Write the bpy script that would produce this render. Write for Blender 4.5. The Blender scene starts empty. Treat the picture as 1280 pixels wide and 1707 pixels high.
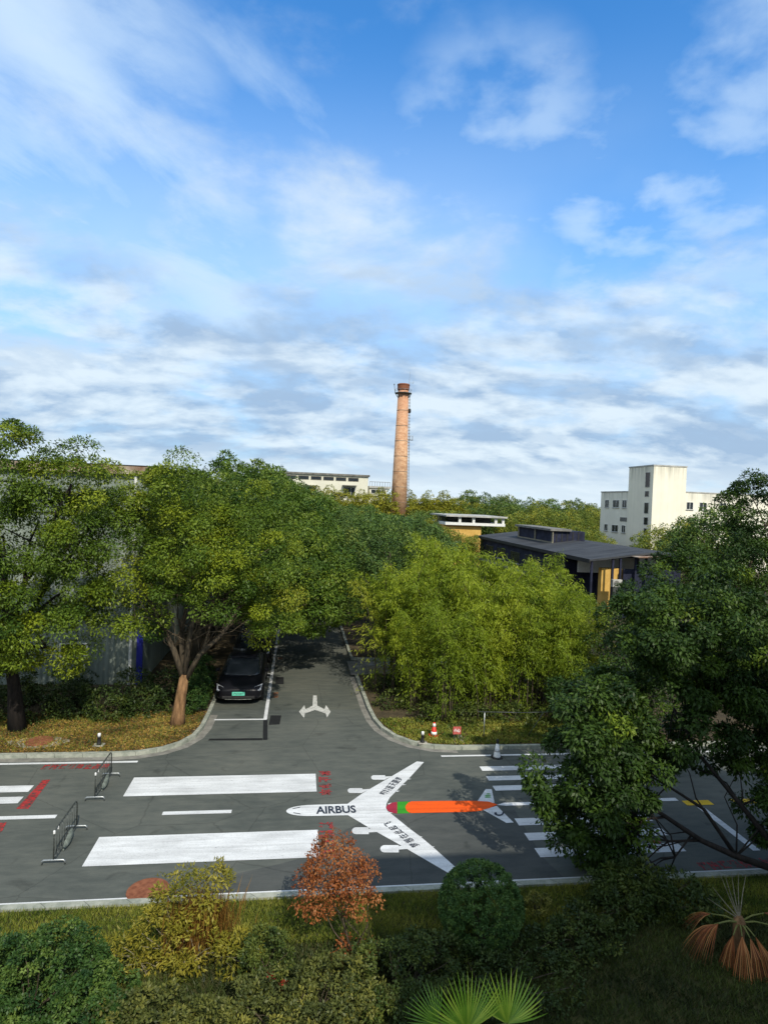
import bpy, math, random
import numpy as np
from mathutils import Vector, Matrix

SC = bpy.context.scene
COL = SC.collection
rng = np.random.default_rng(7)
random.seed(7)
rad = math.radians

# ------------------------------------------------------------------ camera model
F_PX, CAM_H = 1035.0, 8.2
YAW, PITCH, ROLL = 0.13738396, 0.01813159, -0.03934473


def cam_axes():
    f = np.array([math.sin(YAW) * math.cos(PITCH), math.cos(YAW) * math.cos(PITCH), -math.sin(PITCH)])
    r = np.array([math.cos(YAW), -math.sin(YAW), 0.0])
    d = np.cross(f, r)
    c, s = math.cos(ROLL), math.sin(ROLL)
    return c * r + s * d, -s * r + c * d, f


AX_R, AX_D, AX_F = cam_axes()


def ray(px, py):
    return AX_R * (px - 640) / F_PX + AX_D * (py - 853.5) / F_PX + AX_F


def G(px, py, z=0.0):                       # survey point on a level plane
    w = ray(px, py)
    q = w * ((CAM_H - z) / -w[2])
    return float(q[0]), float(q[1])


def at(px, py, Y):                          # survey point on a plane across the street
    w = ray(px, py)
    q = w * (Y / w[1])
    return Vector((float(q[0]), float(Y), float(q[2] + CAM_H)))


def atx(px, py, X):                         # survey point on a plane along the street
    w = ray(px, py)
    q = w * (X / w[0])
    return Vector((float(X), float(q[1]), float(q[2] + CAM_H)))


cam = bpy.data.cameras.new('camera')
co = bpy.data.objects.new('camera', cam)
COL.objects.link(co)
cam.sensor_fit = 'HORIZONTAL'
cam.sensor_width = 36.0
cam.lens = 36.0 * F_PX / 1280.0
cam.clip_start = 0.1
cam.clip_end = 5000
m3 = Matrix((AX_R, -AX_D, -AX_F)).transposed()
co.matrix_world = Matrix.Translation((0, 0, CAM_H)) @ m3.to_4x4()
SC.camera = co

# ------------------------------------------------------------------ object helpers


def tag(o, label=None, cat=None, group=None, kind=None):
    if label: o['label'] = label
    if cat: o['category'] = cat
    if group: o['group'] = group
    if kind: o['kind'] = kind
    return o


def thing(name, loc, label, cat, group=None, rotz=0.0):
    o = bpy.data.objects.new(name, None)
    COL.objects.link(o)
    o.empty_display_size = 0.3
    o.location = loc
    o.rotation_euler = (0, 0, rotz)
    return tag(o, label, cat, group)


def copy_tree(o, parent=None):
    c = o.copy()
    COL.objects.link(c)
    if parent is not None: c.parent = parent
    for ch in [x for x in list(o.children)]:
        copy_tree(ch, c)
    return c


class MB:
    """collects boxes, bars, tubes and prisms and links them as one mesh object"""
    def __init__(s):
        s.v, s.f = [], []

    def add(s, vs, fs):
        n = len(s.v)
        s.v += [tuple(map(float, v)) for v in vs]
        s.f += [tuple(i + n for i in f) for f in fs]
        return s

    def box(s, x0, x1, y0, y1, z0, z1):
        return s.add([(x0, y0, z0), (x1, y0, z0), (x1, y1, z0), (x0, y1, z0), (x0, y0, z1), (x1, y0, z1), (x1, y1, z1), (x0, y1, z1)],
                     [(3, 2, 1, 0), (4, 5, 6, 7), (0, 1, 5, 4), (1, 2, 6, 5), (2, 3, 7, 6), (3, 0, 4, 7)])

    def tube(s, pts, radii, n=8, cap=True):
        pts = [Vector(p) for p in pts]
        if not hasattr(radii, '__len__'): radii = [radii] * len(pts)
        rings = []
        for i, p in enumerate(pts):
            t = (pts[min(i + 1, len(pts) - 1)] - pts[max(i - 1, 0)]).normalized()
            a = t.cross(Vector((0, 0, 1)))
            if a.length < 0.15: a = t.cross(Vector((0, 1, 0)))
            a.normalize()
            b = t.cross(a)
            rings.append([p + (a * math.cos(2 * math.pi * k / n) + b * math.sin(2 * math.pi * k / n)) * radii[i] for k in range(n)])
        vs = [v for r in rings for v in r]
        fs = []
        for i in range(len(rings) - 1):
            for k in range(n):
                fs.append((i * n + k, i * n + (k + 1) % n, (i + 1) * n + (k + 1) % n, (i + 1) * n + k))
        if cap:
            fs.append(tuple(range(n - 1, -1, -1)))
            fs.append(tuple((len(rings) - 1) * n + k for k in range(n)))
        return s.add(vs, fs)

    def lathe(s, prof, n=24, c=(0, 0, 0)):
        vs, fs = [], []
        for r, z in prof:
            for k in range(n):
                a = 2 * math.pi * k / n
                vs.append((c[0] + r * math.cos(a), c[1] + r * math.sin(a), c[2] + z))
        for i in range(len(prof) - 1):
            for k in range(n):
                fs.append((i * n + k, i * n + (k + 1) % n, (i + 1) * n + (k + 1) % n, (i + 1) * n + k))
        fs.append(tuple(range(n - 1, -1, -1)))
        fs.append(tuple((len(prof) - 1) * n + k for k in range(n)))
        return s.add(vs, fs)

    def sheet(s, pts, z):
        return s.add([(p[0], p[1], z) for p in pts], [tuple(range(len(pts)))])

    def prism(s, pts, z0, z1):
        n = len(pts)
        vs = [(p[0], p[1], z0) for p in pts] + [(p[0], p[1], z1) for p in pts]
        fs = [tuple(range(n - 1, -1, -1)), tuple(range(n, 2 * n))] + [(i, (i + 1) % n, n + (i + 1) % n, n + i) for i in range(n)]
        return s.add(vs, fs)

    def build(s, name, mat, parent=None, smooth=False, bevel=0.0, up=False):
        me = bpy.data.meshes.new(name)
        me.from_pydata(s.v, [], s.f)
        me.materials.append(mat)
        if up:
            for p in me.polygons:
                if p.normal.z < 0: p.flip()
        if smooth:
            me.polygons.foreach_set('use_smooth', [True] * len(me.polygons))
        me.update()
        o = bpy.data.objects.new(name, me)
        COL.objects.link(o)
        if parent is not None: o.parent = parent
        if bevel:
            b = o.modifiers.new('bevel', 'BEVEL')
            b.width = bevel
            b.segments = 2
            b.limit_method = 'ANGLE'
        return o


# ------------------------------------------------------------------ materials
def nt(m):
    m.use_nodes = True
    t = m.node_tree
    t.nodes.clear()
    return t, t.nodes, t.links


def surf(name, c0, c1, scale=4.0, rough=0.8, detail=6, bump=0.0, spec=0.3, metal=0.0, stretch=(1, 1, 1), lo=0.35, hi=0.65, coat=0.0):
    m = bpy.data.materials.new(name)
    t, N, L = nt(m)
    out = N.new('ShaderNodeOutputMaterial')
    b = N.new('ShaderNodeBsdfPrincipled')
    tc = N.new('ShaderNodeTexCoord')
    mp = N.new('ShaderNodeMapping')
    mp.inputs['Scale'].default_value = stretch
    nz = N.new('ShaderNodeTexNoise')
    nz.inputs['Scale'].default_value = scale
    nz.inputs['Detail'].default_value = detail
    nz.inputs['Roughness'].default_value = 0.65
    rp = N.new('ShaderNodeValToRGB')
    rp.color_ramp.elements[0].position = lo
    rp.color_ramp.elements[1].position = hi
    rp.color_ramp.elements[0].color = (*c0, 1)
    rp.color_ramp.elements[1].color = (*c1, 1)
    L.new(tc.outputs['Object'], mp.inputs['Vector'])
    L.new(mp.outputs[0], nz.inputs['Vector'])
    L.new(nz.outputs['Fac'], rp.inputs['Fac'])
    L.new(rp.outputs[0], b.inputs['Base Color'])
    b.inputs['Roughness'].default_value = rough
    b.inputs['Specular IOR Level'].default_value = spec
    b.inputs['Metallic'].default_value = metal
    b.inputs['Coat Weight'].default_value = coat
    if bump:
        bp = N.new('ShaderNodeBump')
        bp.inputs['Strength'].default_value = bump
        bp.inputs['Distance'].default_value = 0.02
        L.new(nz.outputs['Fac'], bp.inputs['Height'])
        L.new(bp.outputs[0], b.inputs['Normal'])
    L.new(b.outputs[0], out.inputs['Surface'])
    return m


def leaf_mat(name, cols, trans=0.22, rough=0.5, spec=0.25):
    """cols: list of (pos, rgb) along the per-leaf tint"""
    m = bpy.data.materials.new(name)
    t, N, L = nt(m)
    out = N.new('ShaderNodeOutputMaterial')
    at_ = N.new('ShaderNodeAttribute')
    at_.attribute_name = 'tint'
    rp = N.new('ShaderNodeValToRGB')
    els = rp.color_ramp.elements
    while len(els) < len(cols): els.new(0.5)
    for e, (p, c) in zip(els, cols):
        e.position = p
        e.color = (*c, 1)
    b = N.new('ShaderNodeBsdfPrincipled')
    b.inputs['Roughness'].default_value = rough
    b.inputs['Specular IOR Level'].default_value = spec
    tr = N.new('ShaderNodeBsdfTranslucent')
    mx = N.new('ShaderNodeMixShader')
    mx.inputs[0].default_value = trans
    L.new(at_.outputs['Fac'], rp.inputs['Fac'])
    L.new(rp.outputs[0], b.inputs['Base Color'])
    L.new(rp.outputs[0], tr.inputs['Color'])
    L.new(b.outputs[0], mx.inputs[1])
    L.new(tr.outputs[0], mx.inputs[2])
    L.new(mx.outputs[0], out.inputs['Surface'])
    return m


def asphalt_mat(name, dark, mid, light):
    m = bpy.data.materials.new(name)
    t, N, L = nt(m)
    out = N.new('ShaderNodeOutputMaterial')
    b = N.new('ShaderNodeBsdfPrincipled')
    tc = N.new('ShaderNodeTexCoord')
    big = N.new('ShaderNodeTexNoise'); big.inputs['Scale'].default_value = 0.35; big.inputs['Detail'].default_value = 5
    med = N.new('ShaderNodeTexNoise'); med.inputs['Scale'].default_value = 2.6; med.inputs['Detail'].default_value = 8; med.inputs['Roughness'].default_value = 0.7
    fine = N.new('ShaderNodeTexNoise'); fine.inputs['Scale'].default_value = 60; fine.inputs['Detail'].default_value = 3
    st = N.new('ShaderNodeMapping'); st.inputs['Scale'].default_value = (0.5, 1.6, 1)
    L.new(tc.outputs['Object'], st.inputs['Vector'])
    for n in (big, fine): L.new(tc.outputs['Object'], n.inputs['Vector'])
    L.new(st.outputs[0], med.inputs['Vector'])
    add = N.new('ShaderNodeMath'); add.operation = 'MULTIPLY_ADD'; add.inputs[1].default_value = 0.55
    L.new(med.outputs['Fac'], add.inputs[0]); 
    sc = N.new('ShaderNodeMath'); sc.operation = 'MULTIPLY'; sc.inputs[1].default_value = 0.45
    L.new(big.outputs['Fac'], sc.inputs[0]); L.new(sc.outputs[0], add.inputs[2])
    rp = N.new('ShaderNodeValToRGB')
    e = rp.color_ramp.elements
    e[0].position = 0.36; e[0].color = (*dark, 1)
    e[1].position = 0.66; e[1].color = (*light, 1)
    x = e.new(0.5); x.color = (*mid, 1)
    L.new(add.outputs[0], rp.inputs['Fac'])
    mf = N.new('ShaderNodeMix'); mf.data_type = 'RGBA'; mf.blend_type = 'MULTIPLY'; mf.inputs[0].default_value = 0.35
    L.new(rp.outputs[0], mf.inputs[6]); L.new(fine.outputs['Fac'], mf.inputs[7])
    # thin wandering cracks
    vo = N.new('ShaderNodeTexVoronoi'); vo.feature = 'DISTANCE_TO_EDGE'; vo.inputs['Scale'].default_value = 0.33
    ds = N.new('ShaderNodeMix'); ds.data_type = 'VECTOR'; ds.inputs[0].default_value = 0.12
    L.new(tc.outputs['Object'], ds.inputs[4]); L.new(med.outputs['Color'], ds.inputs[5])
    L.new(ds.outputs[1], vo.inputs['Vector'])
    cr = N.new('ShaderNodeMapRange'); cr.inputs[1].default_value = 0.0; cr.inputs[2].default_value = 0.006; cr.inputs[3].default_value = 0.72; cr.inputs[4].default_value = 1.0
    L.new(vo.outputs['Distance'], cr.inputs[0])
    mc = N.new('ShaderNodeMix'); mc.data_type = 'RGBA'; mc.blend_type = 'MULTIPLY'; mc.inputs[0].default_value = 1.0
    L.new(mf.outputs[2], mc.inputs[6]); L.new(cr.outputs[0], mc.inputs[7])
    # old oil spots and scuffs
    oi = N.new('ShaderNodeTexNoise'); oi.inputs['Scale'].default_value = 1.3; oi.inputs['Detail'].default_value = 4; oi.inputs['Roughness'].default_value = 0.5; oi.inputs['Distortion'].default_value = 0.8
    L.new(tc.outputs['Object'], oi.inputs['Vector'])
    om = N.new('ShaderNodeMapRange'); om.inputs[1].default_value = 0.63; om.inputs[2].default_value = 0.72; om.inputs[3].default_value = 1.0; om.inputs[4].default_value = 0.72
    L.new(oi.outputs['Fac'], om.inputs[0])
    mo = N.new('ShaderNodeMix'); mo.data_type = 'RGBA'; mo.blend_type = 'MULTIPLY'; mo.inputs[0].default_value = 1.0
    L.new(mc.outputs[2], mo.inputs[6]); L.new(om.outputs[0], mo.inputs[7])
    L.new(mo.outputs[2], b.inputs['Base Color'])
    b.inputs['Roughness'].default_value = 0.86
    b.inputs['Specular IOR Level'].default_value = 0.25
    bp = N.new('ShaderNodeBump'); bp.inputs['Strength'].default_value = 0.25; bp.inputs['Distance'].default_value = 0.01
    L.new(fine.outputs['Fac'], bp.inputs['Height']); L.new(bp.outputs[0], b.inputs['Normal'])
    L.new(b.outputs[0], out.inputs['Surface'])
    return m


def paint_mat(name, col, under=(0.05, 0.05, 0.047), wear=0.3, scale=7.0, soft=0.12, dirt=0.88):
    """road paint worn through to the asphalt under it"""
    m = bpy.data.materials.new(name)
    t, N, L = nt(m)
    out = N.new('ShaderNodeOutputMaterial')
    b = N.new('ShaderNodeBsdfPrincipled')
    tc = N.new('ShaderNodeTexCoord')
    n1 = N.new('ShaderNodeTexNoise'); n1.inputs['Scale'].default_value = scale; n1.inputs['Detail'].default_value = 9; n1.inputs['Roughness'].default_value = 0.75
    n2 = N.new('ShaderNodeTexNoise'); n2.inputs['Scale'].default_value = 1.6; n2.inputs['Detail'].default_value = 6
    mp = N.new('ShaderNodeMapping'); mp.inputs['Scale'].default_value = (0.6, 1.8, 1)
    L.new(tc.outputs['Object'], n1.inputs['Vector']); L.new(tc.outputs['Object'], mp.inputs['Vector']); L.new(mp.outputs[0], n2.inputs['Vector'])
    mr = N.new('ShaderNodeMapRange'); mr.inputs[1].default_value = wear; mr.inputs[2].default_value = wear + soft
    L.new(n1.outputs['Fac'], mr.inputs[0])
    rp = N.new('ShaderNodeValToRGB')
    rp.color_ramp.elements[0].position = 0.3; rp.color_ramp.elements[0].color = (*[c * dirt for c in col], 1)
    rp.color_ramp.elements[1].position = 0.65; rp.color_ramp.elements[1].color = (*col, 1)
    L.new(n2.outputs['Fac'], rp.inputs['Fac'])
    mx = N.new('ShaderNodeMix'); mx.data_type = 'RGBA'
    L.new(mr.outputs[0], mx.inputs[0]); mx.inputs[6].default_value = (*under, 1); L.new(rp.outputs[0], mx.inputs[7])
    # aggregate showing through and faint scuffs along the lane
    gr = N.new('ShaderNodeTexNoise'); gr.inputs['Scale'].default_value = 38; gr.inputs['Detail'].default_value = 3; L.new(tc.outputs['Object'], gr.inputs['Vector'])
    ms = N.new('ShaderNodeMapping'); ms.inputs['Scale'].default_value = (0.35, 5.0, 1); L.new(tc.outputs['Object'], ms.inputs['Vector'])
    sc = N.new('ShaderNodeTexNoise'); sc.inputs['Scale'].default_value = 1.4; sc.inputs['Detail'].default_value = 7; sc.inputs['Roughness'].default_value = 0.7; L.new(ms.outputs[0], sc.inputs['Vector'])
    g1 = N.new('ShaderNodeMapRange'); g1.inputs[1].default_value = 0.3; g1.inputs[2].default_value = 0.5; g1.inputs[3].default_value = 0.8; g1.inputs[4].default_value = 1.0; L.new(gr.outputs['Fac'], g1.inputs[0])
    g2 = N.new('ShaderNodeMapRange'); g2.inputs[1].default_value = 0.36; g2.inputs[2].default_value = 0.56; g2.inputs[3].default_value = 0.8; g2.inputs[4].default_value = 1.0; L.new(sc.outputs['Fac'], g2.inputs[0])
    gm = N.new('ShaderNodeMath'); gm.operation = 'MULTIPLY'; L.new(g1.outputs[0], gm.inputs[0]); L.new(g2.outputs[0], gm.inputs[1])
    mg = N.new('ShaderNodeMix'); mg.data_type = 'RGBA'; mg.blend_type = 'MULTIPLY'; mg.inputs[0].default_value = 1.0
    L.new(mx.outputs[2], mg.inputs[6]); L.new(gm.outputs[0], mg.inputs[7])
    L.new(mg.outputs[2], b.inputs['Base Color'])
    b.inputs['Roughness'].default_value = 0.7
    b.inputs['Specular IOR Level'].default_value = 0.3
    L.new(b.outputs[0], out.inputs['Surface'])
    return m


def brick_mat(name, z_top=33.0):
    m = bpy.data.materials.new(name)
    t, N, L = nt(m)
    out = N.new('ShaderNodeOutputMaterial')
    b = N.new('ShaderNodeBsdfPrincipled')
    tc = N.new('ShaderNodeTexCoord')
    sp = N.new('ShaderNodeSeparateXYZ'); L.new(tc.outputs['Object'], sp.inputs[0])
    an = N.new('ShaderNodeMath'); an.operation = 'ARCTAN2'; L.new(sp.outputs['Y'], an.inputs[0]); L.new(sp.outputs['X'], an.inputs[1])
    sc = N.new('ShaderNodeMath'); sc.operation = 'MULTIPLY'; sc.inputs[1].default_value = 1.4; L.new(an.outputs[0], sc.inputs[0])
    cb = N.new('ShaderNodeCombineXYZ'); L.new(sc.outputs[0], cb.inputs[0]); L.new(sp.outputs['Z'], cb.inputs[1])
    br = N.new('ShaderNodeTexBrick')
    br.inputs['Scale'].default_value = 1.0
    br.inputs['Brick Width'].default_value = 0.5; br.inputs['Row Height'].default_value = 0.2; br.inputs['Mortar Size'].default_value = 0.02
    br.inputs['Color1'].default_value = (0.52, 0.26, 0.12, 1); br.inputs['Color2'].default_value = (0.66, 0.4, 0.22, 1); br.inputs['Mortar'].default_value = (0.55, 0.42, 0.3, 1)
    L.new(cb.outputs[0], br.inputs['Vector'])
    nz = N.new('ShaderNodeTexNoise'); nz.inputs['Scale'].default_value = 0.9; nz.inputs['Detail'].default_value = 8; nz.inputs['Roughness'].default_value = 0.7
    L.new(tc.outputs['Object'], nz.inputs['Vector'])
    rp = N.new('ShaderNodeValToRGB'); rp.color_ramp.elements[0].position = 0.36; rp.color_ramp.elements[0].color = (0.72, 0.66, 0.64, 1); rp.color_ramp.elements[1].position = 0.62; rp.color_ramp.elements[1].color = (1.15, 1.15, 1.15, 1)
    L.new(nz.outputs['Fac'], rp.inputs['Fac'])
    mx = N.new('ShaderNodeMix'); mx.data_type = 'RGBA'; mx.blend_type = 'MULTIPLY'; mx.inputs[0].default_value = 1
    L.new(br.outputs['Color'], mx.inputs[6]); L.new(rp.outputs[0], mx.inputs[7])
    # the upper courses are darker, sootier brick
    mr = N.new('ShaderNodeMapRange'); mr.inputs[1].default_value = 17; mr.inputs[2].default_value = z_top; L.new(sp.outputs['Z'], mr.inputs[0])
    soot = N.new('ShaderNodeMath'); soot.operation = 'MULTIPLY'; L.new(mr.outputs[0], soot.inputs[0]); L.new(nz.outputs['Fac'], soot.inputs[1])
    m2 = N.new('ShaderNodeMix'); m2.data_type = 'RGBA'; L.new(soot.outputs[0], m2.inputs[0]); L.new(mx.outputs[2], m2.inputs[6]); m2.inputs[7].default_value = (0.3, 0.09, 0.045, 1)
    L.new(m2.outputs[2], b.inputs['Base Color'])
    b.inputs['Roughness'].default_value = 0.9
    L.new(b.outputs[0], out.inputs['Surface'])
    return m


def stained_wall(name, base, stain, amount=0.5, top=14.0, drop=1.5):
    """render with rain streaks running down from the parapet"""
    m = bpy.data.materials.new(name)
    t, N, L = nt(m)
    out = N.new('ShaderNodeOutputMaterial')
    b = N.new('ShaderNodeBsdfPrincipled')
    tc = N.new('ShaderNodeTexCoord')
    mp = N.new('ShaderNodeMapping'); mp.inputs['Scale'].default_value = (2.2, 2.2, 0.12)
    L.new(tc.outputs['Object'], mp.inputs[0])
    nz = N.new('ShaderNodeTexNoise'); nz.inputs['Scale'].default_value = 1.0; nz.inputs['Detail'].default_value = 8; L.new(mp.outputs[0], nz.inputs['Vector'])
    n2 = N.new('ShaderNodeTexNoise'); n2.inputs['Scale'].default_value = 0.5; n2.inputs['Detail'].default_value = 6; L.new(tc.outputs['Object'], n2.inputs['Vector'])
    sp = N.new('ShaderNodeSeparateXYZ'); L.new(tc.outputs['Object'], sp.inputs[0])
    mr = N.new('ShaderNodeMapRange'); mr.inputs[1].default_value = top - drop; mr.inputs[2].default_value = top; mr.inputs[3].default_value = 0.12; L.new(sp.outputs['Z'], mr.inputs[0])
    r1 = N.new('ShaderNodeMapRange'); r1.inputs[1].default_value = 0.4; r1.inputs[2].default_value = 0.75; L.new(nz.outputs['Fac'], r1.inputs[0])
    mu = N.new('ShaderNodeMath'); mu.operation = 'MULTIPLY'; L.new(mr.outputs[0], mu.inputs[0]); L.new(r1.outputs[0], mu.inputs[1])
    m2 = N.new('ShaderNodeMath'); m2.operation = 'MULTIPLY'; m2.inputs[1].default_value = amount; L.new(mu.outputs[0], m2.inputs[0])
    r2 = N.new('ShaderNodeMapRange'); r2.inputs[1].default_value = 0.35; r2.inputs[2].default_value = 0.7; r2.inputs[3].default_value = 0.9; r2.inputs[4].default_value = 1.0; L.new(n2.outputs['Fac'], r2.inputs[0])
    mx = N.new('ShaderNodeMix'); mx.data_type = 'RGBA'; L.new(m2.outputs[0], mx.inputs[0]); mx.inputs[6].default_value = (*base, 1); mx.inputs[7].default_value = (*stain, 1)
    m3_ = N.new('ShaderNodeMix'); m3_.data_type = 'RGBA'; m3_.blend_type = 'MULTIPLY'; m3_.inputs[0].default_value = 1; L.new(mx.outputs[2], m3_.inputs[6]); L.new(r2.outputs[0], m3_.inputs[7])
    L.new(m3_.outputs[2], b.inputs['Base Color'])
    b.inputs['Roughness'].default_value = 0.85
    L.new(b.outputs[0], out.inputs['Surface'])
    return m


M = {}
M['asphalt'] = asphalt_mat('asphalt', (0.072, 0.083, 0.076), (0.108, 0.118, 0.105), (0.15, 0.156, 0.134))
M['asphalt_old'] = asphalt_mat('asphalt_old', (0.07, 0.08, 0.07), (0.104, 0.112, 0.094), (0.148, 0.15, 0.122))
M['asphalt_dark'] = asphalt_mat('asphalt_dark', (0.054, 0.061, 0.06), (0.08, 0.087, 0.082), (0.11, 0.115, 0.108))
M['white_paint'] = paint_mat('white_paint', (0.72, 0.735, 0.74), wear=0.29, scale=9, soft=0.1, dirt=0.76)
M['white_worn'] = paint_mat('white_worn', (0.62, 0.62, 0.58), wear=0.36, scale=11)
M['red_paint'] = paint_mat('red_paint', (0.5, 0.03, 0.03), wear=0.4, scale=9, soft=0.2)
M['orange_worn'] = paint_mat('orange_worn', (0.5, 0.16, 0.03), wear=0.46, scale=14, soft=0.2)
M['yellow_paint'] = paint_mat('yellow_paint', (0.75, 0.48, 0.02), wear=0.34)
M['orange_paint'] = paint_mat('orange_paint', (0.88, 0.105, 0.006), wear=0.12, dirt=0.92)
M['green_paint'] = paint_mat('green_paint', (0.04, 0.3, 0.02), wear=0.2)
M['maroon_paint'] = paint_mat('maroon_paint', (0.34, 0.025, 0.05), wear=0.2)
M['navy_letter'] = paint_mat('navy_letter', (0.02, 0.03, 0.05), under=(0.5, 0.55, 0.6), wear=0.3)
M['black_out'] = paint_mat('black_out', (0.016, 0.017, 0.018), wear=0.3)
M['kerb'] = surf('kerb', (0.2, 0.22, 0.19), (0.34, 0.35, 0.3), scale=5, stretch=(1, 1, 1), bump=0.2)
M['soil'] = surf('soil', (0.03, 0.024, 0.014), (0.09, 0.068, 0.035), scale=3, detail=10, bump=0.6, rough=0.95)
M['turf'] = surf('turf', (0.025, 0.03, 0.01), (0.075, 0.07, 0.02), scale=2.5, detail=10, bump=0.5, rough=0.95)
M['land'] = surf('land', (0.03, 0.045, 0.015), (0.07, 0.08, 0.03), scale=0.2, detail=8, rough=0.95)
M['bark'] = surf('bark', (0.1, 0.055, 0.025), (0.3, 0.17, 0.08), scale=9, stretch=(1, 1, 0.25), bump=0.8, rough=0.9)
M['bark_grey'] = surf('bark_grey', (0.03, 0.025, 0.018), (0.11, 0.085, 0.055), scale=9, stretch=(1, 1, 0.25), bump=0.8, rough=0.9)
M['bark_black'] = surf('bark_black', (0.012, 0.01, 0.009), (0.035, 0.028, 0.024), scale=9, stretch=(1, 1, 0.25), bump=0.8, rough=0.9)
M['camphor'] = leaf_mat('camphor', [(0.0, (0.034, 0.0764, 0.0103)), (0.45, (0.1133, 0.1736, 0.0154)), (0.75, (0.2153, 0.2638, 0.0154)), (1.0, (0.212, 0.2232, 0.019))])
M['camphor_row'] = leaf_mat('camphor_row', [(0.0, (0.0308, 0.0744, 0.0112)), (0.5, (0.0868, 0.1487, 0.0168)), (1.0, (0.2, 0.25, 0.024))])
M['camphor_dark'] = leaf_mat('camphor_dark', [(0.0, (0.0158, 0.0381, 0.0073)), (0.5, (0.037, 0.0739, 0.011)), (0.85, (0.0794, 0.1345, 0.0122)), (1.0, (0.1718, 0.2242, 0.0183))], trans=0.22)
M['bamboo_leaf'] = leaf_mat('bamboo_leaf', [(0.0, (0.08, 0.1365, 0.0118)), (0.5, (0.1797, 0.2481, 0.0164)), (0.85, (0.2994, 0.3599, 0.0234)), (1.0, (0.2815, 0.3036, 0.0276))], trans=0.35)
M['far_green'] = leaf_mat('far_green', [(0.0, (0.0733, 0.1223, 0.0186)), (0.5, (0.1712, 0.2119, 0.0279)), (1.0, (0.3423, 0.326, 0.0389))])
M['far_dark'] = leaf_mat('far_dark', [(0.0, (0.0465, 0.0938, 0.0227)), (0.5, (0.093, 0.157, 0.0293)), (1.0, (0.1966, 0.2389, 0.0406))])
M['far_yellow'] = leaf_mat('far_yellow', [(0.0, (0.1224, 0.1584, 0.018)), (0.5, (0.2652, 0.264, 0.024)), (1.0, (0.408, 0.3696, 0.036))])
M['shrub_green'] = leaf_mat('shrub_green', [(0.0, (0.0153, 0.0459, 0.0127)), (0.5, (0.0446, 0.0956, 0.0179)), (1.0, (0.1403, 0.204, 0.0382))], trans=0.2)
M['shrub_dark'] = leaf_mat('shrub_dark', [(0.0, (0.0186, 0.0372, 0.0099)), (0.5, (0.0433, 0.0702, 0.0136)), (1.0, (0.1114, 0.1341, 0.0223))], trans=0.15)
M['shrub_olive'] = leaf_mat('shrub_olive', [(0.0, (0.045, 0.06, 0.018)), (0.5, (0.105, 0.12, 0.027)), (1.0, (0.255, 0.24, 0.045))], trans=0.25)
M['shrub_yellow'] = leaf_mat('shrub_yellow', [(0.0, (0.1125, 0.125, 0.015)), (0.5, (0.25, 0.225, 0.025)), (1.0, (0.45, 0.375, 0.0625))], trans=0.3)
M['reed_brown'] = leaf_mat('reed_brown', [(0.0, (0.1, 0.045, 0.012)), (0.5, (0.2, 0.1, 0.02)), (1.0, (0.34, 0.2, 0.05))], trans=0.3)
M['copper_leaf'] = leaf_mat('copper_leaf', [(0.0, (0.1469, 0.0408, 0.0131)), (0.5, (0.3101, 0.0979, 0.0286)), (1.0, (0.4243, 0.1958, 0.0653))], trans=0.3)
M['red_leaf'] = leaf_mat('red_leaf', [(0.0, (0.2, 0.012, 0.012)), (1.0, (0.42, 0.05, 0.03))], trans=0.3)
M['palm_leaf'] = leaf_mat('palm_leaf', [(0.0, (0.1005, 0.2126, 0.0213)), (0.5, (0.2296, 0.4039, 0.0319)), (1.0, (0.5741, 0.6804, 0.0744))], trans=0.25, rough=0.35, spec=0.5)
M['dead_leaf'] = leaf_mat('dead_leaf', [(0.0, (0.1124, 0.0286, 0.0092)), (0.5, (0.2812, 0.087, 0.0215)), (1.0, (0.4781, 0.2252, 0.0769))], trans=0.15)
M['ball_leaf'] = leaf_mat('ball_leaf', [(0.0, (0.0198, 0.0561, 0.0173)), (0.5, (0.0594, 0.1238, 0.0272)), (1.0, (0.198, 0.2805, 0.0495))], trans=0.15)
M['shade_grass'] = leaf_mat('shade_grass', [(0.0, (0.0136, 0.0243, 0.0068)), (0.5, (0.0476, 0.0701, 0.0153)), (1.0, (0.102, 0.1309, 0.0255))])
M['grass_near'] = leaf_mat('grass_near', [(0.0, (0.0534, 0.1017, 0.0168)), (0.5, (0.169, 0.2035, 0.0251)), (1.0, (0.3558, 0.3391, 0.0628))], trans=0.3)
M['litter'] = leaf_mat('litter', [(0.0, (0.092, 0.0575, 0.0207)), (0.5, (0.253, 0.1495, 0.0345)), (1.0, (0.46, 0.3105, 0.0805))], trans=0.2)
M['plain_white'] = surf('plain_white', (0.62, 0.62, 0.58), (0.76, 0.76, 0.72), scale=3)
M['white_plastic'] = surf('white_plastic', (0.7, 0.7, 0.68), (0.8, 0.8, 0.78), scale=6, rough=0.4)
M['black_plastic'] = surf('black_plastic', (0.012, 0.012, 0.013), (0.03, 0.03, 0.03), scale=6, rough=0.6)
M['red_plastic'] = surf('red_plastic', (0.55, 0.03, 0.02), (0.7, 0.06, 0.03), scale=6, rough=0.45)
M['red_faded'] = surf('red_faded', (0.34, 0.06, 0.05), (0.5, 0.12, 0.1), scale=9, rough=0.6)
M['steel'] = surf('steel', (0.28, 0.3, 0.3), (0.5, 0.52, 0.52), scale=20, rough=0.45, metal=0.8)
M['dark_steel'] = surf('dark_steel', (0.05, 0.055, 0.05), (0.14, 0.15, 0.14), scale=20, rough=0.5, metal=0.6)
M['grey_cloth'] = surf('grey_cloth', (0.09, 0.105, 0.09), (0.2, 0.23, 0.2), scale=14, rough=0.9, bump=0.5)
M['glass_dark'] = surf('glass_dark', (0.012, 0.016, 0.02), (0.03, 0.036, 0.042), scale=0.8, rough=0.2, spec=0.45)
M['brick'] = brick_mat('brick')
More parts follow.
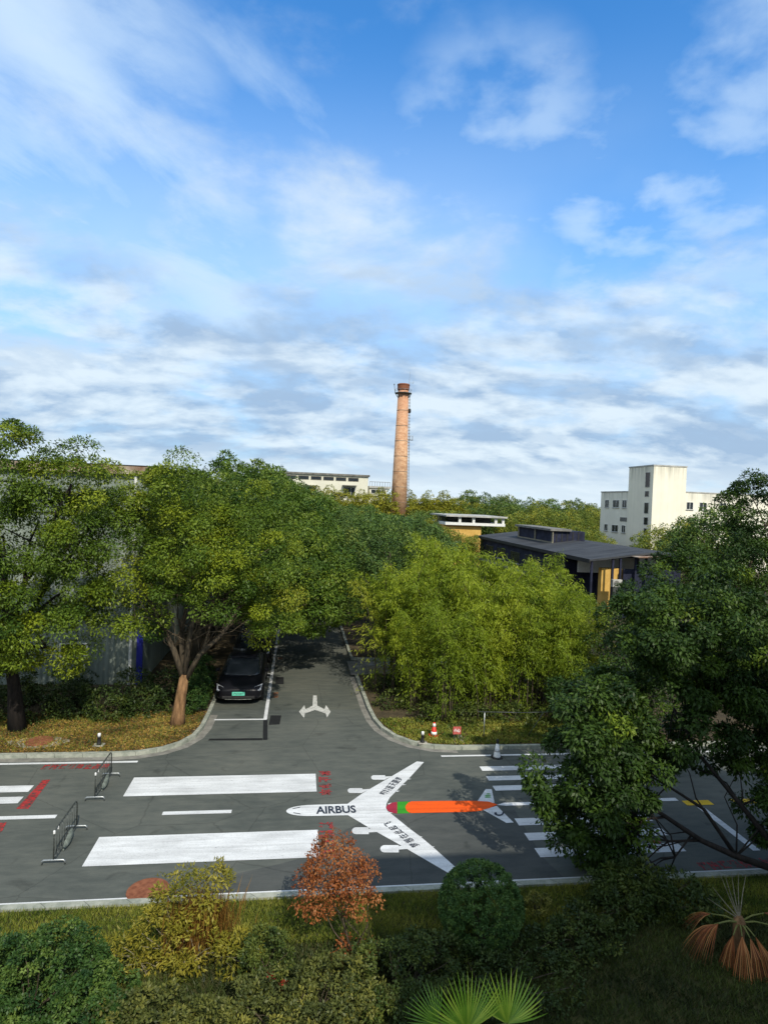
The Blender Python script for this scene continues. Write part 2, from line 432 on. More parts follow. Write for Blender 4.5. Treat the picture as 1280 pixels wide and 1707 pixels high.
M['wall_cream'] = stained_wall('wall_cream', (0.86, 0.81, 0.66), (0.16, 0.17, 0.14), 0.75, 14.4, 2.2)
M['wall_wing'] = stained_wall('wall_wing', (0.84, 0.8, 0.67), (0.2, 0.21, 0.18), 0.6, 10.6, 1.2)
M['wall_far'] = stained_wall('wall_far', (0.68, 0.66, 0.54), (0.26, 0.24, 0.2), 0.5, 12.8, 1.5)
M['yellow_wall'] = surf('yellow_wall', (0.5, 0.3, 0.07), (0.66, 0.42, 0.12), scale=1.5)
M['concrete'] = surf('concrete', (0.26, 0.26, 0.24), (0.5, 0.49, 0.45), scale=1.2, detail=9)
M['concrete_dark'] = surf('concrete_dark', (0.1, 0.1, 0.09), (0.22, 0.21, 0.19), scale=1.5, detail=9)
M['rust'] = surf('rust', (0.15, 0.07, 0.035), (0.42, 0.36, 0.28), scale=1.3, detail=8)
M['blue_paint'] = surf('blue_paint', (0.015, 0.02, 0.22), (0.03, 0.035, 0.34), scale=2, rough=0.5)
M['navy_panel'] = surf('navy_panel', (0.008, 0.01, 0.024), (0.03, 0.035, 0.07), scale=1.6, lo=0.4, hi=0.75)
M['weed_leaf'] = M['shrub_green']
M['pave'] = surf('pave', (0.14, 0.135, 0.12), (0.26, 0.25, 0.22), scale=3, detail=9, bump=0.2)
M['stone'] = surf('stone', (0.2, 0.19, 0.16), (0.42, 0.4, 0.34), scale=6, bump=0.5)
M['terracotta'] = surf('terracotta', (0.14, 0.045, 0.022), (0.26, 0.1, 0.05), scale=9, bump=0.4)
M['wood'] = surf('wood', (0.16, 0.14, 0.1), (0.3, 0.27, 0.19), scale=3, stretch=(1, 1, 6))


def corrugated(name, c0, c1, axis='X', pitch=0.25, streak=(2.0, 2.0, 0.1), depth=0.5, rough=0.55):
    m = surf(name, c0, c1, scale=1.0, stretch=streak, rough=rough, detail=8)
    t = m.node_tree; N, L = t.nodes, t.links
    tc = [n for n in N if n.type == 'TEX_COORD'][0]
    b = [n for n in N if n.type == 'BSDF_PRINCIPLED'][0]
    wv = N.new('ShaderNodeTexWave'); wv.wave_type = 'BANDS'; wv.bands_direction = axis
    wv.inputs['Scale'].default_value = 0.314 / pitch
    L.new(tc.outputs['Object'], wv.inputs['Vector'])
    bp = N.new('ShaderNodeBump'); bp.inputs['Strength'].default_value = depth; bp.inputs['Distance'].default_value = 0.04
    L.new(wv.outputs['Fac'], bp.inputs['Height']); L.new(bp.outputs[0], b.inputs['Normal'])
    return m


M['sheet_wall'] = corrugated('sheet_wall', (0.13, 0.16, 0.135), (0.27, 0.31, 0.265), 'X', 0.22)
M['dark_roof'] = corrugated('dark_roof', (0.02, 0.022, 0.026), (0.06, 0.064, 0.07), 'Y', 0.6, (0.3, 2.5, 1), 0.8, rough=.85)
M['car_paint'] = surf('car_paint', (0.005, 0.005, 0.007), (0.008, 0.008, 0.011), scale=1, rough=0.35, spec=0.2, coat=0.08)
M['car_grey'] = surf('car_grey', (0.006, 0.006, 0.008), (0.01, 0.01, 0.012), scale=1, rough=0.35, spec=0.4, coat=0.2)
M['lamp_lens'] = surf('lamp_lens', (0.2, 0.22, 0.25), (0.5, 0.52, 0.55), scale=14, rough=0.12, spec=0.6)
M['plate_green'] = surf('plate_green', (0.1, 0.5, 0.36), (0.16, 0.6, 0.45), scale=2, rough=0.4)
M['tyre'] = surf('tyre', (0.008, 0.008, 0.008), (0.018, 0.018, 0.018), scale=9, rough=0.9)

# ------------------------------------------------------------------ foliage helpers


def unit(a):
    return a / np.maximum(np.linalg.norm(a, axis=-1, keepdims=True), 1e-9)


def leaf_object(name, P, N, A, Ln, Wd, tint, mat, parent=None, fold=0.12):
    """one mesh of many four-cornered leaves: base, two sides, tip"""
    n = len(P)
    A = unit(A)
    S = unit(np.cross(N, A))
    N2 = np.cross(A, S)
    Ln = np.broadcast_to(Ln, (n,))[:, None]
    Wd = np.broadcast_to(Wd, (n,))[:, None]
    mid = P + A * Ln * 0.45 + N2 * Wd * fold
    V = np.empty((n, 4, 3))
    V[:, 0] = P
    V[:, 1] = mid + S * Wd * 0.5
    V[:, 2] = P + A * Ln - N2 * Ln * 0.08
    V[:, 3] = mid - S * Wd * 0.5
    me = bpy.data.meshes.new(name)
    me.vertices.add(n * 4)
    me.vertices.foreach_set('co', V.reshape(-1).astype(np.float32))
    me.loops.add(n * 4)
    me.loops.foreach_set('vertex_index', np.arange(n * 4, dtype=np.int32))
    me.polygons.add(n)
    me.polygons.foreach_set('loop_start', np.arange(0, n * 4, 4, dtype=np.int32))
    me.update(calc_edges=True)
    a = me.attributes.new('tint', 'FLOAT', 'FACE')
    a.data.foreach_set('value', np.clip(np.broadcast_to(tint, (n,)), 0, 1).astype(np.float32))
    me.materials.append(mat)
    o = bpy.data.objects.new(name, me)
    COL.objects.link(o)
    if parent is not None: o.parent = parent
    return o


def rdir(n):
    return unit(rng.normal(size=(n, 3)))


def clumps_for(blobs, per_m2, inner=0.3, skip=0.7):
    B = np.array(blobs, float)
    out = []
    for i, b in enumerate(B):
        a, c, e = b[3:6]
        area = 4 * math.pi * (((a * c) ** 1.6 + (a * e) ** 1.6 + (c * e) ** 1.6) / 3) ** (1 / 1.6)
        n = max(4, int(area * per_m2))
        d = rdir(n)
        r = rng.uniform(0.8, 1.06, n)
        k = int(n * inner)
        r[:k] = rng.uniform(0.35, 0.75, k)
        p = b[:3] + d * r[:, None] * b[3:6]
        keep = np.ones(n, bool)
        for j, q in enumerate(B):
            if j != i:
                keep &= (np.linalg.norm((p - q[:3]) / q[3:6], axis=1) > skip)
        out.append(np.hstack([p, d])[keep])
    return np.vstack(out)


def clump_leaves(C, k, r, flat=0.75, droop=0.35, up=0.7, tint_c=0.45, tint_s=0.18, leaf_s=0.06):
    """leaves for every clump centre: positions, normals, axes, tints"""
    n = len(C)
    rr = rng.uniform(0.65, 1.3, n) * r
    ct = np.clip(rng.normal(tint_c, tint_s, n), 0, 1)
    idx = np.repeat(np.arange(n), k)
    m = len(idx)
    d = rdir(m)
    d = unit(d + C[idx, 3:6] * 0.5 + np.array([0, 0, 0.25]))
    rad_ = rng.uniform(0.35, 1.0, m) ** 0.6
    P = C[idx, :3] + d * (rad_ * rr[idx])[:, None] * np.array([1, 1, flat])
    N = unit(d * 0.5 + np.array([0, 0, up]) + rng.normal(size=(m, 3)) * 0.45)
    A = unit(d * 0.7 + rng.normal(size=(m, 3)) * 0.6 + np.array([0, 0, -droop]))
    T = ct[idx] + rng.normal(0, leaf_s, m)
    return P, N, A, T


def limb_pts(a, b, sag=0.0, n=5, wob=0.08):
    a, b = np.array(a, float), np.array(b, float)
    L = np.linalg.norm(b - a)
    out = []
    for i in range(n):
        t = i / (n - 1)
        p = a * (1 - t) + b * t
        p = p + np.array([0, 0, sag * math.sin(math.pi * t)])
        if 0 < i < n - 1: p = p + rng.normal(size=3) * wob * L / n
        out.append(p)
    return out


def tree(name, base, blobs, trunk, mat, bark, label, cat='tree', group=None, leaf=(0.12, 0.05), k=130, cr=0.42, dens=1.5, inner=0.3, r0=0.24,
         fork=1.6, twigs=2, tint=0.45, tint_s=0.2, rot=0.0, limbs=None, droop=0.35, auto=True, limb_bark=None):
    """tapered trunk with limbs that reach into the clumps, and a crown of single leaves"""
    bx, by, bz = base
    root = thing(name, base, label, cat, group, rot)
    loc = [(b[0] - bx, b[1] - by, b[2] - bz, b[3], b[4], b[5]) for b in blobs]
    C = clumps_for(loc, dens, inner)
    P, N, A, T = clump_leaves(C, k, cr, tint_c=tint, tint_s=tint_s, droop=droop)
    s = rng.uniform(0.7, 1.25, len(P))
    leaf_object('crown', P, N, A, leaf[0] * s, leaf[1] * s, T, mat, root)
    mb = MB()
    tp = [(p[0] - bx, p[1] - by, p[2] - bz) for p in trunk]
    mb.tube(tp, [r0 * (1.25 if i == 0 else 1.0 - 0.35 * i / max(1, len(tp) - 1)) for i in range(len(tp))], 10)
    top = tp[-1]
    lm = MB() if limb_bark else mb
    for b in (loc if auto else []):
        end = (b[0], b[1], b[2] + 0.1 * b[5])
        st = limb_pts(top, end, sag=0.15 * np.linalg.norm(np.array(end) - np.array(top)) * 0.3, n=6)
        rr = r0 * 0.42
        lm.tube(st, [rr * (1 - 0.75 * i / 5) for i in range(6)], 7)
        for _ in range(twigs * 3):
            t0 = st[rng.integers(2, 6)]
            c = C[rng.integers(0, len(C)), :3]
            if np.linalg.norm(c - t0) < 2.6:
                lm.tube(limb_pts(t0, c, 0.05, 4), [rr * 0.4, rr * 0.28, rr * 0.18, rr * 0.08], 5)
    if limbs:
        for pts, ra, rb in limbs:
            q = [(p[0] - bx, p[1] - by, p[2] - bz) for p in pts]
            lm.tube(q, list(np.linspace(ra, rb, len(q))), 8)
            for _ in range(twigs * 2 if not auto else 0):
                t0 = np.array(q[rng.integers(1, len(q))])
                dd = np.linalg.norm(C[:, :3] - t0, axis=1)
                c = C[rng.choice(np.argsort(dd)[:40]), :3]
                lm.tube(limb_pts(t0, c, 0.08, 5, 0.25), [.022, .017, .012, .008, .004], 5)
    if limb_bark and lm.v: lm.build('limbs', limb_bark, root, smooth=True)
    mb.build('trunk', bark, root, smooth=True)
    return root


def bush(name, base, blobs, mat, label, cat='shrub', group=None, leaf=(0.06, 0.03), k=60, cr=0.16, dens=14, inner=0.2, tint=0.45, tint_s=0.2, stems=6, droop=0.1,
         stem_mat=None, stem_r=0.012, leaf_s=0.07, shell=None):
    bx, by, bz = base
    root = thing(name, base, label, cat, group)
    loc = [(b[0] - bx, b[1] - by, b[2] - bz, b[3], b[4], b[5]) for b in blobs]
    C = clumps_for(loc, dens, inner)
    if shell:
        b0 = np.array(loc[0]); d = rdir(int(shell))
        C = np.hstack([b0[:3] + d * b0[3:6] * rng.uniform(.93, 1.0, (len(d), 1)), d])
    C = C[C[:, 2] > -0.02]
    P, N, A, T = clump_leaves(C, k, cr, tint_c=tint, tint_s=tint_s, droop=droop, leaf_s=leaf_s)
    ok = P[:, 2] > 0.0
    P, N, A, T = P[ok], N[ok], A[ok], T[ok]
    s = rng.uniform(0.7, 1.25, len(P))
    leaf_object('foliage', P, N, A, leaf[0] * s, leaf[1] * s, T, mat, root)
    mb = MB()
    for b in loc:
        for _ in range(stems):
            e = np.array(b[:3]) + rdir(1)[0] * np.array(b[3:6]) * 0.85
            e[2] = abs(e[2]) + 0.05
            s0 = (b[0] * 0.5 + rng.normal() * 0.08, b[1] * 0.5 + rng.normal() * 0.08, 0)
            mb.tube(limb_pts(s0, e, 0.05, 4), [stem_r, stem_r * 0.8, stem_r * 0.6, stem_r * 0.3], 5)
    mb.build('stem', stem_mat or M['bark_grey'], root)
    return root


# ------------------------------------------------------------------ light and sky
SUN_EL, SUN_AZ = rad(43), math.atan2(0.24, -0.97)          # azimuth clockwise from +Y
sun_dir = Vector((math.cos(SUN_EL) * math.sin(SUN_AZ), math.cos(SUN_EL) * math.cos(SUN_AZ), math.sin(SUN_EL)))
sl = bpy.data.lights.new('sun', 'SUN')
sl.energy = 3.1
sl.angle = rad(0.53)
sl.color = (1.0, 0.93, 0.8)
so = bpy.data.objects.new('sun', sl)
COL.objects.link(so)
so.rotation_euler = (-sun_dir).to_track_quat('-Z', 'Y').to_euler()

W = bpy.data.worlds.new('World')
SC.world = W
W.use_nodes = True
t = W.node_tree
N, L = t.nodes, t.links
N.clear()


def math_(op, a, b=None, c=None, clamp=False):
    n = N.new('ShaderNodeMath'); n.operation = op; n.use_clamp = clamp
    for i, v in enumerate((a, b, c)):
        if v is None: continue
        if isinstance(v, (int, float)): n.inputs[i].default_value = v
        else: L.new(v, n.inputs[i])
    return n.outputs[0]


def maprange(v, a, b, c=0.0, d=1.0, smooth=True):
    n = N.new('ShaderNodeMapRange')
    if smooth: n.interpolation_type = 'SMOOTHSTEP'
    for i, x in enumerate((a, b, c, d)): n.inputs[i + 1].default_value = x
    L.new(v, n.inputs[0])
    return n.outputs[0]


def mixc(f, a, b):
    n = N.new('ShaderNodeMix'); n.data_type = 'RGBA'
    if isinstance(f, (int, float)): n.inputs[0].default_value = f
    else: L.new(f, n.inputs[0])
    for k, v in ((6, a), (7, b)):
        if isinstance(v, tuple): n.inputs[k].default_value = (*v, 1)
        else: L.new(v, n.inputs[k])
    return n.outputs[2]


def noise(vec, scale, detail=8, rough=0.55, dist=0.0):
    n = N.new('ShaderNodeTexNoise')
    n.inputs['Scale'].default_value = scale; n.inputs['Detail'].default_value = detail
    n.inputs['Roughness'].default_value = rough; n.inputs['Distortion'].default_value = dist
    L.new(vec, n.inputs['Vector'])
    return n.outputs['Fac']


# sky colours (radiance before the background strength)
SKY_TINT = (0.35, 0.88, 1.26)
CL_VEIL = (3.1, 4.0, 5.0)
CL_HI, CL_LO = (3.75, 4.3, 4.7), (1.75, 2.45, 3.4)
HAZE = (3.1, 4.1, 4.8)
MID = (1.65, 3.0, 4.7)
out = N.new('ShaderNodeOutputWorld')
bg = N.new('ShaderNodeBackground')
sky = N.new('ShaderNodeTexSky')
sky.sky_type = 'NISHITA'
sky.sun_disc = False
sky.sun_elevation = SUN_EL
sky.sun_rotation = SUN_AZ
sky.air_density = 1.0
sky.dust_density = 0.5
sky.ozone_density = 2.0
bg.inputs['Strength'].default_value = 0.15
tc = N.new('ShaderNodeTexCoord')
nv = N.new('ShaderNodeVectorMath'); nv.operation = 'NORMALIZE'
L.new(tc.outputs['Generated'], nv.inputs[0])
sp = N.new('ShaderNodeSeparateXYZ')
L.new(nv.outputs[0], sp.inputs[0])
z = math_('MAXIMUM', sp.outputs['Z'], 0.0)


def plane(k, rot=0.0, sx=1.0, sy=1.0, off=(0, 0)):
    """direction projected on a level cloud ceiling"""
    den = math_('ADD', z, k)
    cb = N.new('ShaderNodeCombineXYZ')
    L.new(math_('DIVIDE', sp.outputs['X'], den), cb.inputs[0])
    L.new(math_('DIVIDE', sp.outputs['Y'], den), cb.inputs[1])
    m1 = N.new('ShaderNodeMapping'); m1.inputs['Rotation'].default_value = (0, 0, rot)
    L.new(cb.outputs[0], m1.inputs[0])
    mp = N.new('ShaderNodeMapping')
    mp.inputs['Location'].default_value = (off[0], off[1], 0)
    mp.inputs['Scale'].default_value = (sx, sy, 1)
    L.new(m1.outputs[0], mp.inputs[0])
    return mp.outputs[0]


def vdir(px, py):
    v = ray(px, py); v = v / np.linalg.norm(v)
    return v


def dotv(v):
    n = N.new('ShaderNodeVectorMath'); n.operation = 'DOT_PRODUCT'
    L.new(nv.outputs[0], n.inputs[0]); n.inputs[1].default_value = tuple(float(x) for x in v)
    return n.outputs['Value']


def patch(px, py, r_in, r_out):
    """soft round region of the sky (degrees)"""
    return maprange(dotv(vdir(px, py)), math.cos(rad(r_out)), math.cos(rad(r_in)))


def band(p0, p1, half, wob, amp):
    """soft band along the great circle through two directions"""
    n_ = np.cross(vdir(*p0), vdir(*p1)); n_ /= np.linalg.norm(n_)
    d = math_('ABSOLUTE', math_('ADD', dotv(n_), math_('MULTIPLY', math_('SUBTRACT', wob, 0.5), amp)))
    return maprange(d, half, 0.0)


def mul(*a):
    r_ = a[0]
    for x in a[1:]: r_ = math_('MULTIPLY', r_, x)
    return r_


def mx(a, b): return math_('MAXIMUM', a, b)


Zs = sp.outputs['Z']
wobble = noise(plane(0.25), 1.1, 4, 0.5)
fibre = noise(plane(0.2, rad(-52), 0.9, 1.7, (2.2, 0.7)), 2.1, 10, 0.6, 0.3)
fine = noise(plane(0.3, rad(8), 1.0, 1.15, (0.3, 2.0)), 2.3, 10, 0.58, 0.2)
soft = noise(plane(0.25, 0.3, 1, 1, (4.0, 1.3)), 0.9, 5, 0.5, 0.2)
puff = noise(plane(0.2, rad(15), 1.0, 1.0, (7.3, 2.6)), 5.2, 8, 0.52, 0.1)
# broad streak falling from the upper left, a thinner one beside it
st = mul(band((60, 60), (390, 500), 0.19, wobble, 0.12), patch(200, 330, 12, 26), maprange(fibre, 0.16, 0.66), 1.0)
st2 = mul(band((330, 20), (560, 240), 0.06, wobble, 0.05), patch(430, 120, 4, 13), maprange(fibre, 0.34, 0.66), 0.55)
st3 = mul(patch(20, 140, 6, 18), maprange(fibre, 0.3, 0.6), 0.75)
# loose puffs at the upper right
pf = mul(mx(mx(patch(820, 270, 4, 11), mul(patch(1030, 310, 3, 8), 1.15)), mx(patch(1270, 170, 3, 10), patch(1180, 400, 6, 16))), maprange(puff, 0.38, 0.66), 0.6)
veil = mul(maprange(soft, 0.2, 0.62), maprange(Zs, 0.62, 0.3), 0.62)
high = mx(mx(mx(st, st2), st3), mx(pf, veil))
# lower sheet that closes up towards the horizon
cov = maprange(Zs, 0.12, 0.5, 0.0, 1.0, False)
lump = noise(plane(0.3, rad(-6), 1.0, 1.2, (5.1, 3.3)), 6.5, 7, 0.55, 0.15)
low_c = math_('ADD', math_('ADD', math_('MULTIPLY', fine, 0.6), math_('MULTIPLY', soft, 0.2)), math_('MULTIPLY', lump, 0.2))
thr = math_('MULTIPLY_ADD', cov, 0.26, 0.34)
c2 = mul(maprange(math_('SUBTRACT', low_c, thr), -0.07, 0.15), 0.9)
# grey undersides, lit rims
shade = noise(plane(0.3, rad(12), 0.8, 1.35, (2.33, 4.13)), 2.3, 9, 0.55, 0.25)
fine2 = noise(plane(0.3, rad(8), 1.0, 1.15, (0.30, 2.10)), 2.3, 8, 0.58, 0.2)
under = maprange(math_('SUBTRACT', fine2, fine), -0.05, 0.10)
sh = mul(math_('ADD', mul(maprange(math_('ADD', mul(shade, 0.72), mul(lump, 0.28)), 0.42, 0.58), 0.85), mul(under, 0.4)), maprange(Zs, 0.02, 0.09, 0.2, 1.0), maprange(Zs, 0.24, 0.46, 1.0, 0.2))
cloud_low = mixc(math_('MINIMUM', sh, 1.0), CL_HI, CL_LO)
haze = maprange(Zs, 0.0, 0.16, 0.85, 0.0)
tint_sky = N.new('ShaderNodeMix'); tint_sky.data_type = 'RGBA'; tint_sky.blend_type = 'MULTIPLY'; tint_sky.inputs[0].default_value = 1.0
L.new(sky.outputs[0], tint_sky.inputs[6]); tint_sky.inputs[7].default_value = (*SKY_TINT, 1)
base = mixc(maprange(Zs, 0.08, 0.5, 0.8, 0.0), tint_sky.outputs[2], MID)
s1 = mixc(mul(high, 0.88), base, CL_VEIL)
# unseen cloud added overhead and behind the camera for a brighter, neutral fill
rear = mul(mx(maprange(Zs, 0.68, 0.86), maprange(dotv(AX_F), 0.5, 0.1)), maprange(soft, 0.25, 0.55), 0.85)
s2 = mixc(mx(haze, 0.0), mixc(rear, s1, (3.6, 4.0, 4.3)), HAZE)
s3 = mixc(c2, s2, cloud_low)
L.new(s3, bg.inputs['Color'])
L.new(bg.outputs[0], out.inputs['Surface'])

SC.view_settings.view_transform = 'Standard'
SC.view_settings.look = 'None'
SC.view_settings.exposure = 0.5
SC.view_settings.gamma = 1.0
SC.view_settings.use_curve_mapping = False
SC.cycles.max_bounces = 6
SC.cycles.diffuse_bounces = 3
SC.cycles.glossy_bounces = 2
SC.cycles.transmission_bounces = 4
SC.cycles.transparent_max_bounces = 4
SC.cycles.use_denoising = True
SC.cycles.denoiser = 'OPENIMAGEDENOISE'
SC.cycles.sample_clamp_indirect = 4.0

# ------------------------------------------------------------------ ground and roads
Z_ROAD, Z_PATCH, Z_PAINT, Z_TOP, Z_VERGE = 0.0, 0.004, 0.008, 0.012, 0.10
ground = MB().sheet([(-3000, -1500), (3000, -1500), (3000, 4000), (-3000, 4000)], -0.05).build('ground', M['land'])
tag(ground, 'flat land reaching from the road to the horizon', 'ground', kind='structure')
main_road = MB().sheet([(-70, 12.55), (70, 12.55), (70, 24), (-70, 24)], Z_ROAD).build('main_road', M['asphalt'])
tag(main_road, 'grey asphalt road across the picture carrying the painted aeroplane', 'road', kind='structure')
side_road = MB().sheet([(-3.1, 24), (3.2, 24), (3.2, 90), (-3.1, 90)], Z_ROAD).build('side_road', M['asphalt_old'])
tag(side_road, 'narrow asphalt side road running away between trees to a dark end', 'road', kind='structure')
apron = MB().sheet([(2.7, 28.6), (9, 28.9), (9, 31.2), (2.7, 31.0)], 0.06).build('driveway', M['pave'])
tag(apron, 'paved driveway beside the bamboo', 'driveway', kind='structure')

KL = [(-70, 19.85), (-5.3, 19.85), (-4.6, 19.93), (-3.95, 20.2), (-3.45, 20.65), (-3.12, 21.3), (-2.98, 22.1), (-2.93, 23.5), (-2.9, 90)]
KR = [(70, 19.93), (5.5, 19.93), (4.7, 20.06), (4.05, 20.42), (3.55, 21.0), (3.2, 21.8), (3.03, 22.7), (2.95, 24.0), (2.88, 28.4)]


def offset(path, d):
    res = []
    for i, p in enumerate(path):
        a = Vector(path[max(i - 1, 0)]); b = Vector(path[min(i + 1, len(path) - 1)])
        tt = (b - a).normalized()
        res.append((p[0] - tt.y * d, p[1] + tt.x * d))
    return res


def sweep(mb, path, w, z0, z1, side):
    inn = offset(path, side * w)
    n = len(path)
    vs, fs = [], []
    for p, q in zip(path, inn):
        vs += [(p[0], p[1], z0), (p[0] , p[1], z1), (q[0], q[1], z1), (q[0], q[1], z0)]
    for i in range(n - 1):
        for k in range(4):
            fs.append((i * 4 + k, i * 4 + (k + 1) % 4, (i + 1) * 4 + (k + 1) % 4, (i + 1) * 4 + k))
    fs += [(0, 1, 2, 3), tuple((n - 1) * 4 + k for k in (3, 2, 1, 0))]
    mb.add(vs, fs)


def kerb_mat_joint():
    m = surf('kerb_stone', (0.2, 0.22, 0.18), (0.36, 0.37, 0.31), scale=5, bump=0.2)
    t = m.node_tree; N_, L_ = t.nodes, t.links
    b = [n for n in N_ if n.type == 'BSDF_PRINCIPLED'][0]
    rp = [n for n in N_ if n.type == 'VALTORGB'][0]
    tc_ = [n for n in N_ if n.type == 'TEX_COORD'][0]
    s = N_.new('ShaderNodeSeparateXYZ'); L_.new(tc_.outputs['Object'], s.inputs[0])
    su = N_.new('ShaderNodeMath'); su.operation = 'ADD'; L_.new(s.outputs[0], su.inputs[0]); L_.new(s.outputs[1], su.inputs[1])
    md = N_.new('ShaderNodeMath'); md.operation = 'FRACT'
    sc_ = N_.new('ShaderNodeMath'); sc_.operation = 'MULTIPLY'; sc_.inputs[1].default_value = 1.25
    L_.new(su.outputs[0], sc_.inputs[0]); L_.new(sc_.outputs[0], md.inputs[0])
    gt = N_.new('ShaderNodeMapRange'); gt.inputs[1].default_value = 0.0; gt.inputs[2].default_value = 0.035; gt.inputs[3].default_value = 0.3; gt.inputs[4].default_value = 1.0
    L_.new(md.outputs[0], gt.inputs[0])
    mx = N_.new('ShaderNodeMix'); mx.data_type = 'RGBA'; mx.blend_type = 'MULTIPLY'; mx.inputs[0].default_value = 1
    L_.new(rp.outputs[0], mx.inputs[6]); L_.new(gt.outputs[0], mx.inputs[7]); L_.new(mx.outputs[2], b.inputs['Base Color'])
    return m


M['kerb_stone'] = kerb_mat_joint()
mb = MB(); sweep(mb, KL, 0.14, -0.02, 0.12, 1)
tag(mb.build('kerb', M['kerb_stone']), 'grey stone kerb rounding the corner by the big tree', 'kerb', kind='structure')
mb = MB(); sweep(mb, KR, 0.14, -0.02, 0.12, -1)
tag(mb.build('kerb', M['kerb_stone']), 'grey stone kerb rounding the corner by the bamboo', 'kerb', kind='structure')
mb = MB(); sweep(mb, [(-70, 12.7), (70, 12.7)], 0.16, -0.02, 0.11, -1)
tag(mb.build('kerb', M['kerb_stone']), 'straight pale kerb along the near edge of the road', 'kerb', kind='structure')
mb = MB(); sweep(mb, [(9, 31.4), (3.35, 31.35), (2.95, 31.5), (2.9, 32.2), (2.9, 90)], 0.14, -0.02, 0.12, -1)
tag(mb.build('kerb', M['kerb_stone']), 'kerb beyond the driveway in the dark under the trees', 'kerb', kind='structure')
# gutter bands beside the far kerbs
mb = MB(); a = KL[:8]; b = offset(KL, -0.26)[:8]
for i in range(7): mb.add([(*a[i], Z_PATCH), (*a[i + 1], Z_PATCH), (*b[i + 1], Z_PATCH), (*b[i], Z_PATCH)], [(0, 1, 2, 3)])
mb.build('gutter', M['pave'], main_road, up=True)
mb = MB(); a = KR[1:]; b = offset(KR, 0.24)[1:]
for i in range(7): mb.add([(*a[i], Z_PATCH), (*a[i + 1], Z_PATCH), (*b[i + 1], Z_PATCH), (*b[i], Z_PATCH)], [(0, 1, 2, 3)])
mb.build('gutter', M['pave'], main_road, up=True)

iL = offset(KL, 0.139)
iR = offset(KR, -0.139)
vl = MB().sheet([(-70, 90)] + iL, Z_VERGE).build('verge', M['soil'])
tag(vl, 'earth verge strewn with dry leaves at the foot of the big tree', 'verge', kind='structure')
vr = MB().sheet([(70, 28.5), *iR, ], Z_VERGE).build('verge', M['soil'])
tag(vr, 'earth verge under the bamboo', 'verge', kind='structure')
vr2 = MB().sheet([(70, 31.5), (3.2, 31.5), (3.04, 32), (3.04, 90), (70, 90)], Z_VERGE).build('verge', M['soil'])
tag(vr2, 'shaded earth beyond the driveway', 'verge', kind='structure')
vn = MB().sheet([(-70, 12.541), (70, 12.541), (70, -60), (-70, -60)], 0.06).build('lawn', M['turf'])
tag(vn, 'rough lawn between the near kerb and the shrubs', 'lawn', kind='structure')


def Gs(L_): return [G(*p) for p in L_]


def paint(name, pts, mat, z=Z_PAINT, parent=main_road):
    return MB().sheet(pts, z).build(name, mat, parent, up=True)


def rect(x0, x1, y0, y1): return [(x0, y0), (x1, y0), (x1, y1), (x0, y1)]


paint('edge_line', rect(-60, 60, 12.72, 12.9), M['white_paint'])
paint('edge_line', rect(-60, -4.53, 19.40, 19.52), M['white_paint'])
paint('edge_line', rect(4.87, 60, 19.41, 19.52), M['white_paint'])
paint('centre_dash', rect(-3.14, -1.42, 16.18, 16.35), M['white_paint'])
paint('centre_dash', rect(-9.5, -5.69, 16.18, 16.35), M['white_paint'])
paint('white_band', rect(-4.36, 0.8, 17.24, 18.37), M['white_paint'])
paint('white_band', rect(-4.36, 0.77, 14.05, 15.23), M['white_paint'])
for y0, y1 in ((18.32, 18.63), (17.66, 17.95), (17.02, 17.32), (15.11, 15.46), (14.41, 14.75), (13.69, 14.07)):
    paint('zebra_stripe', rect(5.9, 9.6, y0, y1), M['white_paint'])
for y0, y1 in ((17.64, 18.02), (17.01, 17.37)):
    paint('zebra_stripe', rect(-10.6, -6.9, y0, y1), M['white_paint'])
for y0, y1 in ((15.1, 15.45), (14.4, 14.75)):
    paint('zebra_stripe', rect(-10.6, -6.95, y0, y1), M['white_paint'])
paint('centre_dash', [(5.66, 16.2), (5.9, 16.14), (11, 16.14), (11, 16.31), (5.9, 16.31)], M['white_paint'])
paint('yellow_dash', rect(11.08, 11.9, 15.86, 16.13), M['yellow_paint'])
paint('yellow_dash', rect(12.6, 14.2, 15.86, 16.13), M['yellow_paint'])
paint('white_dash', rect(11.3, 11.5, 13.6, 15.75), M['white_paint'])
# parking bay by the side road
bay = [((-2.74, -0.86), (22.93, 23.05)), ((-0.98, -0.85), (23.05, 28.35)), ((-1.45, -0.98), (28.36, 28.47)), ((-1.45, -0.98), (28.88, 28.99)), ((-0.98, -0.85), (28.35, 34.2)), ((-0.98, -0.85), (34.8, 41))]
for (x0, x1), (y0, y1) in bay: paint('bay_line', rect(x0, x1, y0, y1), M['white_paint'])
# an older bay blacked out
paint('blackout_patch', Gs([(439, 1199), (446, 1199), (446, 1234), (438, 1234)]), M['black_out'], Z_PATCH)
paint('blackout_patch', Gs([(349, 1232), (437.5, 1231), (437.5, 1234.5), (347, 1235)]), M['black_out'], Z_PATCH)
paint('blackout_patch', Gs([(451, 1193), (469, 1193), (466, 1208), (448, 1209)]), M['black_out'], Z_PATCH)
paint('blackout_patch', Gs([(460, 1129), (473, 1129), (473, 1141), (459, 1141)]), M['black_out'], Z_PATCH)
for yy in (1155, 1160.5): paint('orange_stencil', Gs([(456, yy), (464, yy - 1), (463.5, yy + 3), (455, yy + 3.5)]), M['orange_worn'], Z_PATCH)
paint('orange_stencil', Gs([(464, 1096), (471, 1096), (470, 1099), (463.5, 1099)]), M['orange_worn'], Z_PATCH)
